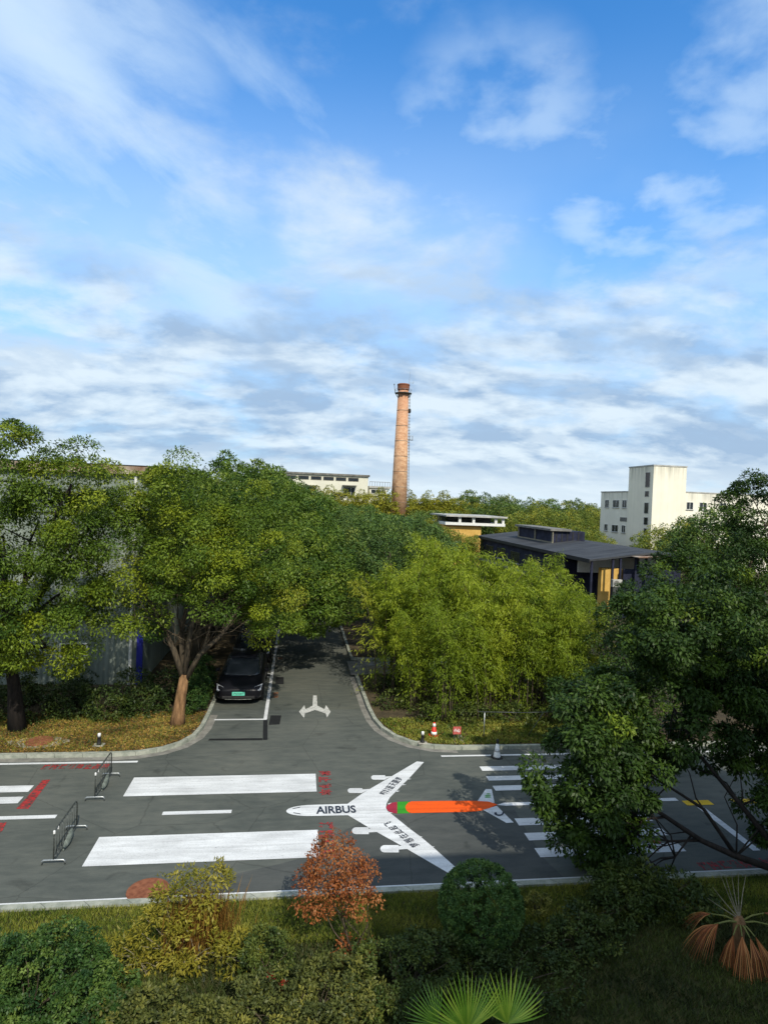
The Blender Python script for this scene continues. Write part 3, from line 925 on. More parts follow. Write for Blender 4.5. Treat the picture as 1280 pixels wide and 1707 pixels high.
# darker asphalt area on the near lane
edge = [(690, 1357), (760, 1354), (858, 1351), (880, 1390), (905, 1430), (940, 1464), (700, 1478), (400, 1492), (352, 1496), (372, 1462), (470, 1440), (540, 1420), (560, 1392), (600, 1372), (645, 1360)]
paint('dark_asphalt_area', Gs(edge), M['asphalt_dark'], 0.002)
# two-way turn arrow
arrow = [(522, 1160), (528, 1160), (529, 1177), (541, 1183), (543.5, 1176), (551, 1187), (545, 1197), (543, 1190), (525, 1184), (508, 1190), (507, 1198), (498.5, 1187), (507.5, 1176), (509, 1183), (521, 1177)]
paint('turn_arrow', Gs(arrow), M['white_worn'])

# ---- lettering


def text_mesh(body, bold=0.0):
    cu = bpy.data.curves.new('lettering', 'FONT')
    cu.body = body
    cu.offset = bold
    cu.resolution_u = 3
    o = bpy.data.objects.new('lettering', cu)
    COL.objects.link(o)
    dg = bpy.context.evaluated_depsgraph_get()
    me = bpy.data.meshes.new_from_object(o.evaluated_get(dg))
    bpy.data.objects.remove(o)
    return me


def lettering(body, origin, right, up, mat, parent, bold=0.0, normal=None, name='lettering'):
    """text box of unit size mapped to origin + right*u + up*v (u, v in 0..1)"""
    me = text_mesh(body, bold)
    n = len(me.vertices)
    co_ = np.empty(n * 3, np.float32)
    me.vertices.foreach_get('co', co_)
    v = co_.reshape(-1, 3)
    lo, hi = v.min(0), v.max(0)
    u = (v - lo) / np.maximum(hi - lo, 1e-6)
    w = np.array(origin) + u[:, :1] * np.array(right) + u[:, 1:2] * np.array(up)
    me.vertices.foreach_set('co', w.astype(np.float32).reshape(-1))
    me.materials.clear()
    me.materials.append(mat)
    if normal is not None:
        for p in me.polygons:
            if p.normal.dot(Vector(normal)) < 0: p.flip()
    me.update()
    o = bpy.data.objects.new(name, me)
    COL.objects.link(o)
    if parent is not None: o.parent = parent
    return o


def road_text(body, px0, px1, width, mat, parent, z, flip=False, bold=0.0, name='lettering', cell=None):
    """characters along the ground from survey point px0 to px1, one after another"""
    a, b = Vector(G(*px0)), Vector(G(*px1))
    d = (b - a)
    n = len(body)
    step = d / n
    up = Vector((-d.y, d.x)).normalized() * width
    for i, ch in enumerate(body):
        o = a + step * (i + 0.08) - up * 0.5
        lettering(ch, (o.x, o.y, z), (step.x * 0.84, step.y * 0.84, 0), (up.x, up.y, 0), mat, parent, bold, (0, 0, 1), name)


# ---- the painted aeroplane
Z5 = lambda L_: [G(520 + x / 4.923, 1260 + y / 4.923) for x, y in L_]
Z3 = lambda L_: [G(780 + x / 14.22, 1300 + y / 14.22) for x, y in L_]
nose = [(1.6, 16.49)] + [(0.62 - 0.64 * math.sin(a), 16.2 + 0.29 * math.cos(a)) for a in np.linspace(0, math.pi, 17)] + [(1.57, 15.89)]
wing_bot = Z5([(460, 590), (720, 735), (1170, 997), (1228, 965), (990, 752), (895, 672), (800, 602), (650, 480), (618, 455), (606, 430)])
wing_top = Z5([(612, 395), (640, 345), (700, 285), (745, 238), (800, 185), (918, 55), (860, 50), (640, 180), (420, 308)])
plane_ = paint('aeroplane_painting', nose + wing_bot + wing_top, M['white_paint'])
tag(plane_, 'white painted jet airliner silhouette with an orange rear fuselage', None)


def pill(x0, x1, y0, y1):
    pts = []
    r = (y1 - y0) / 2
    for a in np.linspace(-math.pi / 2, -3 * math.pi / 2, 9): pts.append((x0 + r * 1.2 + r * 1.2 * math.cos(a), (y0 + y1) / 2 - r * math.sin(a)))
    return Z5(pts + [(x1, y0), (x1, y1)]) if False else Z5(pts[::-1] + [(x1, y0), (x1, y1)][::1]) if False else Z5([(x1, y1)] + pts[::-1] + [(x1, y0)])


for x0, x1, y0, y1 in ((485, 600, 163, 200), (293, 413, 270, 309), (328, 466, 592, 648), (560, 712, 738, 798)):
    pts = [(x0 + (y1 - y0) * 0.6 * (1 - math.sin(a)), (y0 + y1) / 2 + (y1 - y0) / 2 * math.cos(a)) for a in np.linspace(0, math.pi, 11)]
    paint('engine_marking', Z5(pts + [(x1, y0), (x1, y1)]), M['white_paint'], Z_PAINT, plane_)
for L_ in ([(600, 174), (660, 172), (600, 196)], [(413, 281), (480, 276), (420, 304), (413, 304)], [(466, 606), (490, 598), (540, 630), (466, 634)], [(712, 748), (740, 742), (790, 770), (712, 775)]):
    paint('pylon_marking', Z5(L_), M['white_paint'], 0.0095, plane_)
for L_ in ([(786, 190), (815, 195), (790, 200)], [(735, 238), (775, 241), (745, 247)], [(685, 291), (722, 293), (695, 302)], [(775, 598), (808, 599), (780, 606)], [(870, 665), (908, 670), (878, 678)], [(965, 748), (1010, 750), (972, 757)],
           [(622, 398), (655, 390), (628, 406)], [(622, 465), (668, 475), (640, 476)]):
    paint('flap_marking', Z5(L_), M['white_paint'], Z_TOP, plane_)
mar = [G(520 + x / 4.923, 1260 + y / 4.923) for x, y in [(700, 478), (660, 474), (622, 455), (607, 430), (622, 405), (650, 390), (700, 382)]]
paint('maroon_band', mar, M['maroon_paint'], Z_PAINT + 0.0005, plane_)
paint('green_band', [G(520 + x / 4.923, 1260 + y / 4.923) for x, y in [(700, 382), (800, 378), (772, 415), (775, 445), (800, 476), (700, 478)]], M['green_paint'], Z_PAINT, plane_)
org = [G(520 + x / 4.923, 1260 + y / 4.923) for x, y in [(815, 379), (790, 390), (770, 412), (766, 430), (774, 452), (792, 468), (815, 475)]] + [G(700, 1356.2), G(780, 1354.6), G(799, 1353), G(815, 1348.5), G(829, 1342.5), G(815, 1337.5), G(796, 1336.3), G(740, 1336.2)]
paint('rear_fuselage', org, M['orange_paint'], Z_TOP, plane_)
paint('tail_fin', Z3([(215, 530), (420, 230), (560, 232), (630, 560), (420, 560)]), M['white_paint'], Z_PAINT, plane_)
paint('tail_fin', Z3([(330, 710), (600, 655), (680, 630), (1080, 1025), (910, 1035)]), M['white_paint'], Z_PAINT, plane_)
for yy, c in ((345, 0), (385, 1), (420, 1)):
    x0, x1 = (420, 550) if c == 0 else (385, 560)
    paint('tail_emblem', Z3([(x0, yy + 12), (x0 + 40, yy - 8), (x1 - 50, yy - 6), (x1, yy + 10), (x1 - 50, yy + 16), (x0 + 50, yy + 18)]), M['green_paint'], Z_TOP, plane_)
ring_o = [(735 + 118 * math.cos(a), 800 + 72 * math.sin(a)) for a in np.linspace(-0.3, 3.3, 14)]
ring_i = [(735 + 70 * math.cos(a) + 10, 790 + 50 * math.sin(a)) for a in np.linspace(-0.3, 3.3, 14)]
paint('tail_emblem', Z3(ring_o + ring_i[::-1]), M['navy_letter'], Z_TOP, plane_)
x0, y0 = G(527, 1358.2); x1, _ = G(594, 1355); yt = G(560, 1344.5)[1]
lettering('AIRBUS', (x0, y0, Z_TOP), (x1 - x0, 0, 0), (0, yt - y0, 0), M['navy_letter'], plane_, 0.03, (0, 0, 1))
for px in ((488, 1348.5, 500, 1346.5), (489, 1355.5, 501, 1357.5)):
    a, b = G(px[0], px[1]), G(px[2], px[3])
    paint('cockpit_marking', [a, b, (b[0], b[1] - 0.035), (a[0], a[1] - 0.035)], M['navy_letter'], Z_TOP, plane_)
road_text('翱翔蓝天圆梦', (636.5, 1326), (667, 1297), 0.24, M['navy_letter'], plane_, Z_TOP, bold=0.02)
road_text('梦想在此起飞', (695, 1413.5), (643.5, 1371.5), 0.24, M['navy_letter'], plane_, Z_TOP, bold=0.02)
# red stencils
road_text('禁止停车', (541, 1285), (543, 1327), 0.36, M['red_paint'], main_road, Z_PAINT, bold=0.05, name='red_stencil')
road_text('消防通道', (543, 1370), (549, 1432), 0.36, M['red_paint'], main_road, Z_PAINT, bold=0.05, name='red_stencil')
road_text('消防通道禁止占用', (69, 1279.5), (182, 1278), 0.34, M['red_paint'], main_road, Z_PAINT, bold=0.06, name='red_stencil')
paint('red_bar', Gs([(71, 1301), (84, 1300), (47, 1349), (27, 1349)]), M['red_paint'], Z_PATCH)
road_text('严禁占用', (-62, 1388), (8, 1380), 0.5, M['red_paint'], main_road, Z_PAINT, bold=0.06, name='red_stencil')
road_text('消防通道禁止占用', (1165, 1446), (1300, 1437), 0.34, M['red_paint'], main_road, Z_PAINT, bold=0.06, name='red_stencil')
road_text('禁停', (1086, 1418), (1096, 1402), 0.34, M['red_paint'], main_road, Z_PAINT, bold=0.06, name='red_stencil')
# covers
x, y = G(246, 1487)
o = MB().lathe([(0.42, 0.0), (0.42, 0.012), (0.38, 0.016), (0.0, 0.016)], 28).build('manhole_cover', M['terracotta'])
o.location = (x, y + 0.03, 0.001)
tag(o, 'rust brown round manhole cover on the road behind the yellow shrub', 'manhole cover')
x, y = G(66, 1242)
o = MB().lathe([(0.4, 0.0), (0.4, 0.04), (0.36, 0.055), (0.0, 0.06)], 28).build('manhole_cover', M['terracotta'])
o.location = (x, y, Z_VERGE)
tag(o, 'red brown round manhole cover set in the leafy verge', 'manhole cover')
pts = [(x + (0.75 + 0.25 * rng.random()) * math.cos(a), y - 0.05 + (0.42 + 0.1 * rng.random()) * math.sin(a)) for a in np.linspace(0, 2 * math.pi, 18)[:-1]]
MB().sheet(pts, Z_VERGE + 0.006).build('cement_patch', M['stone'], vl, up=True)

# ------------------------------------------------------------------ street things


def barrier(loc, label):
    r = thing('crowd_barrier', loc, label, 'barrier', 'steel crowd barriers on the road')
    Ln, Hh = 1.42, 0.74
    mb = MB()
    mb.tube([(0, 0, 0.09), (0, 0, Hh - 0.1), (0, 0.05, Hh - 0.03), (0, 0.12, Hh), (0, Ln - 0.12, Hh), (0, Ln - 0.05, Hh - 0.03), (0, Ln, Hh - 0.1), (0, Ln, 0.09)], 0.016, 8)
    mb.tube([(0, 0, 0.14), (0, Ln, 0.14)], 0.013, 8)
    mb.build('frame', M['dark_steel'], r, smooth=True)
    for k in range(1, 9):
        MB().tube([(0, Ln * k / 9, 0.14), (0, Ln * k / 9, Hh)], 0.007, 6).build('bar', M['dark_steel'], r, smooth=True)
    for y in (0.0, Ln):
        MB().tube([(-0.24, y, 0.0), (-0.235, y, 0.075), (-0.2, y, 0.1), (0.2, y, 0.1), (0.235, y, 0.075), (0.24, y, 0.0)], 0.02, 8).build('foot', M['steel'], r, smooth=True)
    for y in (0.0, 0.2):
        MB().lathe([(0.0, 0.0), (0.022, 0.0), (0.024, 0.05), (0.014, 0.07)], 8, (0, y, Hh - 0.06)).build('post_cap', M['white_plastic'], r)
    # sagging grey weight bag slung over the lower rail
    mb = MB()
    prof = [(0.5, 0.02, 0.08), (0.58, 0.05, 0.14), (0.72, 0.075, 0.2), (0.86, 0.06, 0.24), (1.0, 0.04, 0.26), (1.06, 0.02, 0.2)]
    vs, fs = [], []
    for i, (y, w, h) in enumerate(prof):
        for k in range(10):
            a = 2 * math.pi * k / 10
            vs.append((w * math.cos(a) + 0.03, y, 0.02 + h * 0.5 + h * 0.5 * math.sin(a)))
    for i in range(len(prof) - 1):
        for k in range(10): fs.append((i * 10 + k, i * 10 + (k + 1) % 10, (i + 1) * 10 + (k + 1) % 10, (i + 1) * 10 + k))
    fs += [tuple(range(10)), tuple(50 + k for k in range(9, -1, -1))]
    mb.add(vs, fs)
    b = thing('weight_bag', (loc[0], loc[1], 0), 'grey weight bag slung on the rail of the %s barrier' % ('nearer' if loc[1] < 16 else 'farther'), 'weight bag', 'grey weight bags on the barriers')
    mb.build('bag_body', M['grey_cloth'], b, smooth=True)
    MB().tube([(0.0, 0.62, 0.15), (0.02, 0.7, 0.27), (0.0, 0.8, 0.27), (0.0, 0.88, 0.15)], 0.008, 6).build('strap', M['black_plastic'], b)
    return r


barrier((-4.99, 14.18, 0), 'nearer of two grey steel barriers, beside the lower white band')
barrier((-5.02, 17.05, 0), 'farther of two grey steel barriers, near the far kerb')


def cone(name, loc, body, base, bands, cap, label, H=0.5):
    r = thing(name, loc, label, 'traffic cone')
    mb = MB()
    pts = [(0.19 * math.cos(a) * (1.12 if k % 2 else 1), 0.19 * math.sin(a) * (1.12 if k % 2 else 1)) for k, a in enumerate(np.linspace(0, 2 * math.pi, 9)[:-1])]
    mb.prism(pts, 0, 0.03).build('base', base, r, bevel=0.006)
    R = lambda z_: 0.115 - (0.115 - 0.035) * (z_ - 0.03) / (H - 0.03)
    MB().lathe([(0.12, 0.03), (R(0.05), 0.05), (R(H), H), (0.02, H + 0.005)], 20).build('cone_body', body, r, smooth=True)
    for z0, z1, m in bands:
        MB().lathe([(R(z0) + 0.002, z0), (R(z1) + 0.002, z1)], 20).build('band', m, r, smooth=True)
    if cap: MB().lathe([(R(H) + 0.008, H - 0.06), (R(H) + 0.008, H), (0.045, H + 0.05), (0.03, H + 0.1), (0.0, H + 0.1)], 14).build('cap', cap, r, smooth=True)
    return r


x, y = G(828, 1263)
cone('traffic_cone', (x, y, 0.001), M['white_plastic'], M['black_plastic'], [(0.2, 0.3, M['white_paint'])], M['black_plastic'], 'white traffic cone with black base and black cap on the edge line', 0.5)
x, y = G(723, 1227, 0.1)
cone('traffic_cone', (x, y, Z_VERGE), M['red_plastic'], M['red_plastic'], [(0.06, 0.16, M['white_plastic']), (0.33, 0.44, M['white_plastic'])], None, 'red and white traffic cone standing in the verge plants', 0.47)


def bollard(px, py, label):
    x, y = G(px, py, 0.1)
    r = thing('bollard_light', (x, y, Z_VERGE), label, 'bollard light', 'low garden bollard lights on the verges')
    MB().prism([(-0.16, -0.13), (0.16, -0.13), (0.16, 0.13), (-0.16, 0.13)], 0, 0.03).build('pad', M['stone'], r, bevel=0.01)
    MB().lathe([(0.075, 0.03), (0.07, 0.07), (0.055, 0.09), (0.055, 0.27), (0.06, 0.28)], 14).build('post', M['black_plastic'], r, smooth=True)
    MB().lathe([(0.05, 0.28), (0.05, 0.37), (0.04, 0.39), (0.0, 0.395)], 14).build('lamp_cap', M['white_plastic'], r, smooth=True)
    return r


bollard(165, 1243, 'small dark bollard light with white cap on the brown leafy verge')
bollard(704, 1239, 'small dark bollard light with white cap beside the bamboo')

# red warning board
x, y = G(761, 1234, 0.1)
r = thing('warning_sign', (x, y, Z_VERGE), 'small red and white warning board on legs before the bamboo', 'sign')
MB().box(-0.14, 0.14, -0.012, 0.012, 0.2, 0.46).build('board', M['red_faded'], r, bevel=0.004)
for s in (-0.1, 0.1): MB().tube([(s, 0.0, 0.0), (s, 0.0, 0.2)], 0.012, 6).build('leg', M['dark_steel'], r)
lettering('小心', (-0.11, -0.014, 0.27), (0.22, 0, 0), (0, 0, 0.13), M['white_plastic'], r, 0.03)
MB().sheet(Gs([(752, 1246), (776, 1244), (768, 1228), (756, 1229)]), Z_VERGE + 0.012).build('stepping_slab', M['stone'], vr, up=True)

# pipe rail before the bamboo
x, y = G(806, 1229, 0.1)
r = thing('pipe_rail', (x, y, Z_VERGE), 'thin grey pipe rail on posts before the dark bamboo stems', 'railing')
for s in (0.0, 3.2): MB().tube([(s, 0, 0), (s, 0, 0.86)], 0.02, 8).build('post', M['steel'], r, smooth=True)
MB().tube([(-0.25, 0, 0.89), (1.4, 0.02, 0.84), (3.4, 0.05, 0.86)], 0.014, 8).build('rail', M['dark_steel'], r, smooth=True)
MB().tube([(1.6, 0, 0.0), (2.15, 0.02, 0.84)], 0.012, 6).build('brace', M['dark_steel'], r, smooth=True)

# slatted drain cover in the driveway
r = thing('drain_grate', (4.1, 29.2, 0.06), 'long slatted grate lying in the driveway by the bamboo', 'drain grate')
MB().box(-0.6, 1.2, -0.55, 0.75, 0.001, 0.03).build('frame', M['concrete_dark'], r)
for k in range(7): MB().box(-0.55, 1.15, -0.5 + k * 0.18, -0.4 + k * 0.18, 0.03, 0.05).build('slat', M['wood'], r)


# ---- cars
def loft(mb, secs):
    n = len(secs[0])
    vs = [v for s in secs for v in s]
    fs = []
    for i in range(len(secs) - 1):
        for k in range(n): fs.append((i * n + k, (i + 1) * n + k, (i + 1) * n + (k + 1) % n, i * n + (k + 1) % n))
    fs += [tuple(range(n)), tuple((len(secs) - 1) * n + k for k in range(n - 1, -1, -1))]
    return mb.add(vs, fs)


def mirror_sec(y, half):
    return [(x_, y, z_) for x_, z_ in half] + [(-x_, y, z_) for x_, z_ in half[::-1] if x_ > 1e-6]


def sub(o, lv=2):
    m = o.modifiers.new('sub', 'SUBSURF'); m.levels = lv; m.render_levels = lv
    return o


def car(loc, label, paint_m, hi=1.45, plate_text='沪AD52817', rotz=0.0):
    r = thing('parked_car', loc, label, 'car', 'cars parked along the side road', rotz)
    k = hi / 1.45
    S = [(0.0, .60, .30, .52, .60), (0.06, .76, .22, .54, .66), (0.22, .86, .18, .57, .73), (0.6, .915, .17, .60, .82), (1.15, .925, .18, .64, .91), (1.8, .925, .18, .67, .96), (2.7, .925, .18, .70, .98), (3.6, .92, .19, .73, 1.0), (4.2, .89, .22, .76, 1.02), (4.5, .84, .26, .74, .99), (4.66, .74, .32, .68, .9), (4.7, .62, .38, .62, .82)]
    secs = []
    for y, hw, z0, zb, zt in S:
        secs.append(mirror_sec(y, [(hw * .86, z0), (hw, z0 + .1), (hw, zb * k), (hw * .95, (zb * .35 + zt * .65) * k), (hw * .82, zt * k), (hw * .4, (zt + .025) * k), (0, (zt + .03) * k)]))
    mb = loft(MB(), secs)
    body = sub(mb.build('body', paint_m, r, smooth=True))
    Cb = [(1.0, .70, .9, .9), (1.45, .74, .92, 1.14), (1.95, .75, .94, 1.36), (2.45, .75, .95, 1.44), (3.1, .75, .96, 1.43), (3.7, .74, .97, 1.32), (4.15, .7, .98, 1.14), (4.5, .62, .98, 1.0)]
    secs = [mirror_sec(y, [(hw * 1.06, zb * k - .04), (hw * 1.02, (zb * .75 + zt * .25) * k), (hw * .88, (zb * .12 + zt * .88) * k), (hw * .7, zt * k), (0, (zt + .015) * k)]) for y, hw, zb, zt in Cb]
    sub(loft(MB(), secs).build('glass_cabin', M['glass_dark'], r, smooth=True))
    Rf = [(2.0, .5, 1.385), (2.4, .55, 1.455), (3.1, .55, 1.447), (3.6, .5, 1.37)]
    secs = [mirror_sec(y, [(hw, zt * k), (hw, (zt + .012) * k), (0, (zt + .028) * k), (0.0, (zt + .01) * k)][:3]) for y, hw, zt in Rf]
    loft(MB(), secs).build('roof', paint_m, r, smooth=True)
    for y in (0.86, 3.72):
        for sx in (-1, 1):
            mb = MB()
            w = bpy.data.objects.new('wheel', None)
            prof = [(0.2, -0.1), (0.32, -0.105), (0.34, -0.07), (0.34, 0.07), (0.32, 0.105), (0.2, 0.1)]
            ty = MB().lathe(prof, 28).build('wheel', M['tyre'], r, smooth=True)
            ty.location = (sx * 0.82, y, 0.34)
            ty.rotation_euler = (0, rad(90), 0)
            rim = MB()
            rim.lathe([(0.0, -0.09), (0.19, -0.085), (0.21, -0.1), (0.21, 0.1), (0.19, 0.085), (0.0, 0.09)], 20)
            rim.build('rim', M['dark_steel'], ty)
            bpy.data.objects.remove(w)
    for sx in (-1, 1):
        MB().add([(sx * .84, .10, .60 * k), (sx * .52, .045, .62 * k), (sx * .60, .16, .715 * k), (sx * .895, .46, .765 * k), (sx * .87, .42, .70 * k),
                  (sx * .82, .12, .56 * k), (sx * .54, .07, .57 * k), (sx * .62, .2, .64 * k), (sx * .86, .5, .68 * k), (sx * .85, .44, .62 * k)],
                 [(0, 1, 2, 3, 4), (5, 9, 8, 7, 6), (0, 5, 6, 1), (1, 6, 7, 2), (2, 7, 8, 3), (3, 8, 9, 4), (4, 9, 5, 0)]).build('headlight', M['lamp_lens'], r)
        MB().add([(sx * .9, 1.5, .95 * k), (sx * 1.08, 1.46, .93 * k), (sx * 1.09, 1.58, .95 * k), (sx * .9, 1.62, .98 * k), (sx * .9, 1.5, 1.06 * k), (sx * 1.07, 1.47, 1.07 * k), (sx * 1.08, 1.58, 1.07 * k), (sx * .9, 1.62, 1.08 * k)],
                 [(3, 2, 1, 0), (4, 5, 6, 7), (0, 1, 5, 4), (1, 2, 6, 5), (2, 3, 7, 6), (3, 0, 4, 7)]).build('mirror', paint_m, r, bevel=0.02)
    MB().box(-.62, .62, -.012, .05, .30, .40).build('grille', M['black_plastic'], r, bevel=0.01)
    MB().tube([(-.5, -.03, .285), (0, -.045, .28), (.5, -.03, .285)], 0.012, 6).build('lip_trim', M['dark_steel'], r)
    pl = MB().box(-.24, .24, -.035, -.02, .43, .57).build('licence_plate', M['plate_green'], r)
    lettering(plate_text, (-.2, -.037, .455), (.4, 0, 0), (0, 0, .09), M['black_plastic'], pl, 0.01)
    return r


car((-2.03, 24.45, 0), 'black saloon car with green licence plate in the front parking bay', M['car_paint'])
car((-1.98, 30.1, 0), 'dark car half hidden by leaves, parked behind the black saloon', M['car_grey'], 1.55, '沪AF30965')

# ------------------------------------------------------------------ buildings
# chimney
cx, cy = at(664, 860, 125)[0], 125.0
top = at(672, 640, 125)
r = thing('brick_chimney', (cx, cy, 0), 'tall tapering red brick factory chimney with ladder and rods', 'chimney')
H = top.z
R0, R1 = 1.72, 1.02
Rz = lambda z_: R0 + (R1 - R0) * (z_ - 5.0) / (H - 5.0)
MB().lathe([(Rz(5.2), 5.2), (Rz(H * .5), H * .5), (Rz(H - 1.2), H - 1.2)], 40).build('shaft', M['brick'], r, smooth=True)
for z_ in np.arange(8, H - 3, 3.1): MB().lathe([(Rz(z_) - .03, z_), (Rz(z_) + .035, z_ + .01), (Rz(z_) + .035, z_ + .11), (Rz(z_) - .03, z_ + .12)], 32).build('iron_band', M['rust'], r)
MB().lathe([(2.2, 0), (2.2, 4.2), (1.55, 4.3), (1.55, 5.15), (1.9, 5.2), (1.9, 5.45), (Rz(5.5) + .02, 5.5)], 32).build('plinth', M['brick'], r)
MB().lathe([(Rz(H - 1.3) + .02, H - 1.35), (1.22, H - 1.15), (1.22, H - .35), (1.28, H - .3), (1.28, H - .1), (1.15, H), (.8, H), (.8, H - .6)], 36).build('crown', M['terracotta'], r)
mb = MB(); mb.lathe([(1.2, H - 1.95), (1.72, H - 1.93), (1.72, H - 1.85), (1.2, H - 1.85)], 28)
for a in np.linspace(0, 2 * math.pi, 11)[:-1]: mb.tube([(1.08 * math.cos(a), 1.08 * math.sin(a), H - 2.8), (1.66 * math.cos(a), 1.66 * math.sin(a), H - 1.93)], 0.05, 5)
mb.build('platform', M['dark_steel'], r)
mb = MB()
for a in np.linspace(0, 2 * math.pi, 13)[:-1]: mb.tube([(1.68 * math.cos(a), 1.68 * math.sin(a), H - 1.85), (1.68 * math.cos(a), 1.68 * math.sin(a), H - 1.15)], 0.025, 5)
ring = [(1.68 * math.cos(a), 1.68 * math.sin(a), H - 1.15) for a in np.linspace(0, 2 * math.pi, 25)]
mb.tube(ring, .025, 5, cap=False)
mb.build('guard_rail', M['steel'], r)
mb = MB()
for z_ in np.arange(6, H - 1.5, 0.62):
    R_ = Rz(z_)
    mb.tube([(R_ - .05, -.22, z_), (R_ + .42, -.22, z_), (R_ + .42, .22, z_), (R_ - .05, .22, z_)], 0.035, 4)
for s in (-.22, .22): mb.tube([(Rz(6) + .3, s, 6), (Rz(H) + .3, s, H - 1.5)], 0.03, 4)
mb.build('ladder', M['steel'], r)
zz = at(680, 733, 125).z
MB().box(Rz(zz) - .05, Rz(zz) + 1.05, -.4, .4, zz - .06, zz).build('landing', M['dark_steel'], r)
mb = MB()
for a, b in ((.95, -.35), (.95, .35), (.4, -.35), (.4, .35)): mb.tube([(Rz(zz) + a, b, zz), (Rz(zz) + a, b, zz + .8)], .03, 4)
mb.tube([(Rz(zz) + .4, -.35, zz + .8), (Rz(zz) + .95, -.35, zz + .8), (Rz(zz) + .95, .35, zz + .8)], .03, 4)
mb.build('landing_rail', M['steel'], r)
zz = at(681, 685, 125).z
MB().lathe([(0, -.5), (.28, -.4), (.34, 0), (.28, .4), (0, .5)], 12, (Rz(zz) + .22, -.15, zz)).build('lamp_box', M['black_plastic'], r)
mb = MB(); mb.tube([(1.1, 0, H - .4), (1.25, 0, H + 2.6)], [.05, .02], 5)
mb.tube([(1.15, 0, H + .3), (2.0, 0, H + .35), (2.0, 0, H + .9)], .03, 5); mb.tube([(2.0, -.5, H + .35), (2.0, .5, H + .35)], .03, 5)
mb.build('lightning_rod', M['steel'], r)
mb = MB(); mb.tube([(-1.68, 0, H - 1.9), (-1.9, 0, H - .2)], [.06, .04], 5); mb.tube([(-1.9, 0, H - .35), (-1.9, 0, H - .05)], .1, 6)
mb.build('antenna', M['dark_steel'], r)


def window(parent, plane_axis, c, u0, u1, z0, z1, depth=0.08, frame_m=None, bars=1, sill=True):
    """window on a wall plane: 'y' faces -Y at Y=c, 'x' faces -X at X=c"""
    fm = frame_m or M['plain_white']
    def bx(mb, a0, a1, d0, d1, b0, b1):
        if plane_axis == 'y': mb.box(a0, a1, c + d0, c + d1, b0, b1)
        else: mb.box(c + d0, c + d1, a0, a1, b0, b1)
    mb = MB(); bx(mb, u0, u1, -0.015, 0.05, z0, z1)
    w = mb.build('window', M['glass_dark'], parent)
    mb = MB(); t_ = 0.05
    bx(mb, u0 - t_, u0, -.05, .05, z0 - t_, z1 + t_); bx(mb, u1, u1 + t_, -.05, .05, z0 - t_, z1 + t_)
    bx(mb, u0, u1, -.05, .05, z1, z1 + t_); bx(mb, u0, u1, -.05, .05, z0 - t_, z0)
    for i in range(bars):
        m_ = u0 + (u1 - u0) * (i + 1) / (bars + 1)
        bx(mb, m_ - .025, m_ + .025, -.04, .0, z0, z1)
    mb.build('frame', fm, w)
    if sill:
        mb = MB(); bx(mb, u0 - .12, u1 + .12, -.14, .02, z0 - t_ - .07, z0 - t_ - .003); mb.build('sill', M['concrete'], w)
    return w


# white block with stair tower
r = thing('white_building', (0, 0, 0), 'cream white flat roofed building with a tall stair tower', 'building')
XL = 47.2
tb = atx(1049, 778, XL).y
wb = atx(1001, 821, XL).y
hw = atx(1024, 820.5, XL).z
ht = at(1090, 776.5, 78).z
xr = at(1145, 778, 78).x
MB().box(XL, xr, 78, tb, 0, ht).build('tower', M['wall_cream'], r)
MB().box(XL + .12, XL + 14, tb + .002, wb, 0, hw).build('west_wing', M['wall_wing'], r)
MB().box(xr + .002, xr + 16, 79.2, 92, 0, hw + .1).build('east_wing', M['wall_wing'], r)
MB().box(XL - .06, xr + .06, 77.94, tb + .06, ht, ht + .18).build('parapet', M['concrete'], r)
MB().box(XL + .04, XL + 14, tb + .063, wb + .06, hw, hw + .16).build('parapet', M['concrete'], r)
MB().box(xr + .063, xr + 16, 79.14, 92, hw + .1, hw + .26).build('parapet', M['concrete'], r)


def zx(L_, c):
    for x0, x1, y0, y1 in L_:
        a = atx(980 + x0 / 5.333, 760 + y0 / 5.333, c); b = atx(980 + x1 / 5.333, 760 + y1 / 5.333, c)
        yield min(a.y, b.y), max(a.y, b.y), min(a.z, b.z), max(a.z, b.z)


for q in zx([(155, 185, 392, 455), (225, 275, 394, 458), (308, 342, 394, 460), (148, 173, 607, 662), (215, 265, 613, 675), (303, 330, 618, 683)], XL + .12): window(r, 'x', XL + .12, *q)
for q in zx([(517, 547, 150, 275), (510, 540, 315, 360), (505, 535, 418, 510), (500, 530, 548, 612), (500, 525, 645, 700)], XL): window(r, 'x', XL, *q, bars=0, sill=False, frame_m=M['concrete'])
for q in zx([(287, 347, 545, 585)], XL + .12):
    MB().box(XL + .07, XL + .14, q[0], q[1], q[2], q[3]).build('wall_panel', M['concrete_dark'], r)
for x0, x1, y0, y1 in ((878, 930, 412, 475), (993, 1050, 415, 478), (1172, 1225, 420, 482), (878, 930, 560, 620), (993, 1050, 562, 622)):
    a = at(980 + x0 / 5.333, 760 + y0 / 5.333, 79.2); b = at(980 + x1 / 5.333, 760 + y1 / 5.333, 79.2)
    window(r, 'y', 79.2, a.x, b.x, b.z, a.z)
for yy in (85, 86.4): MB().box(XL + 2, XL + 2.8, yy, yy + .9, hw + .001, hw + .9)

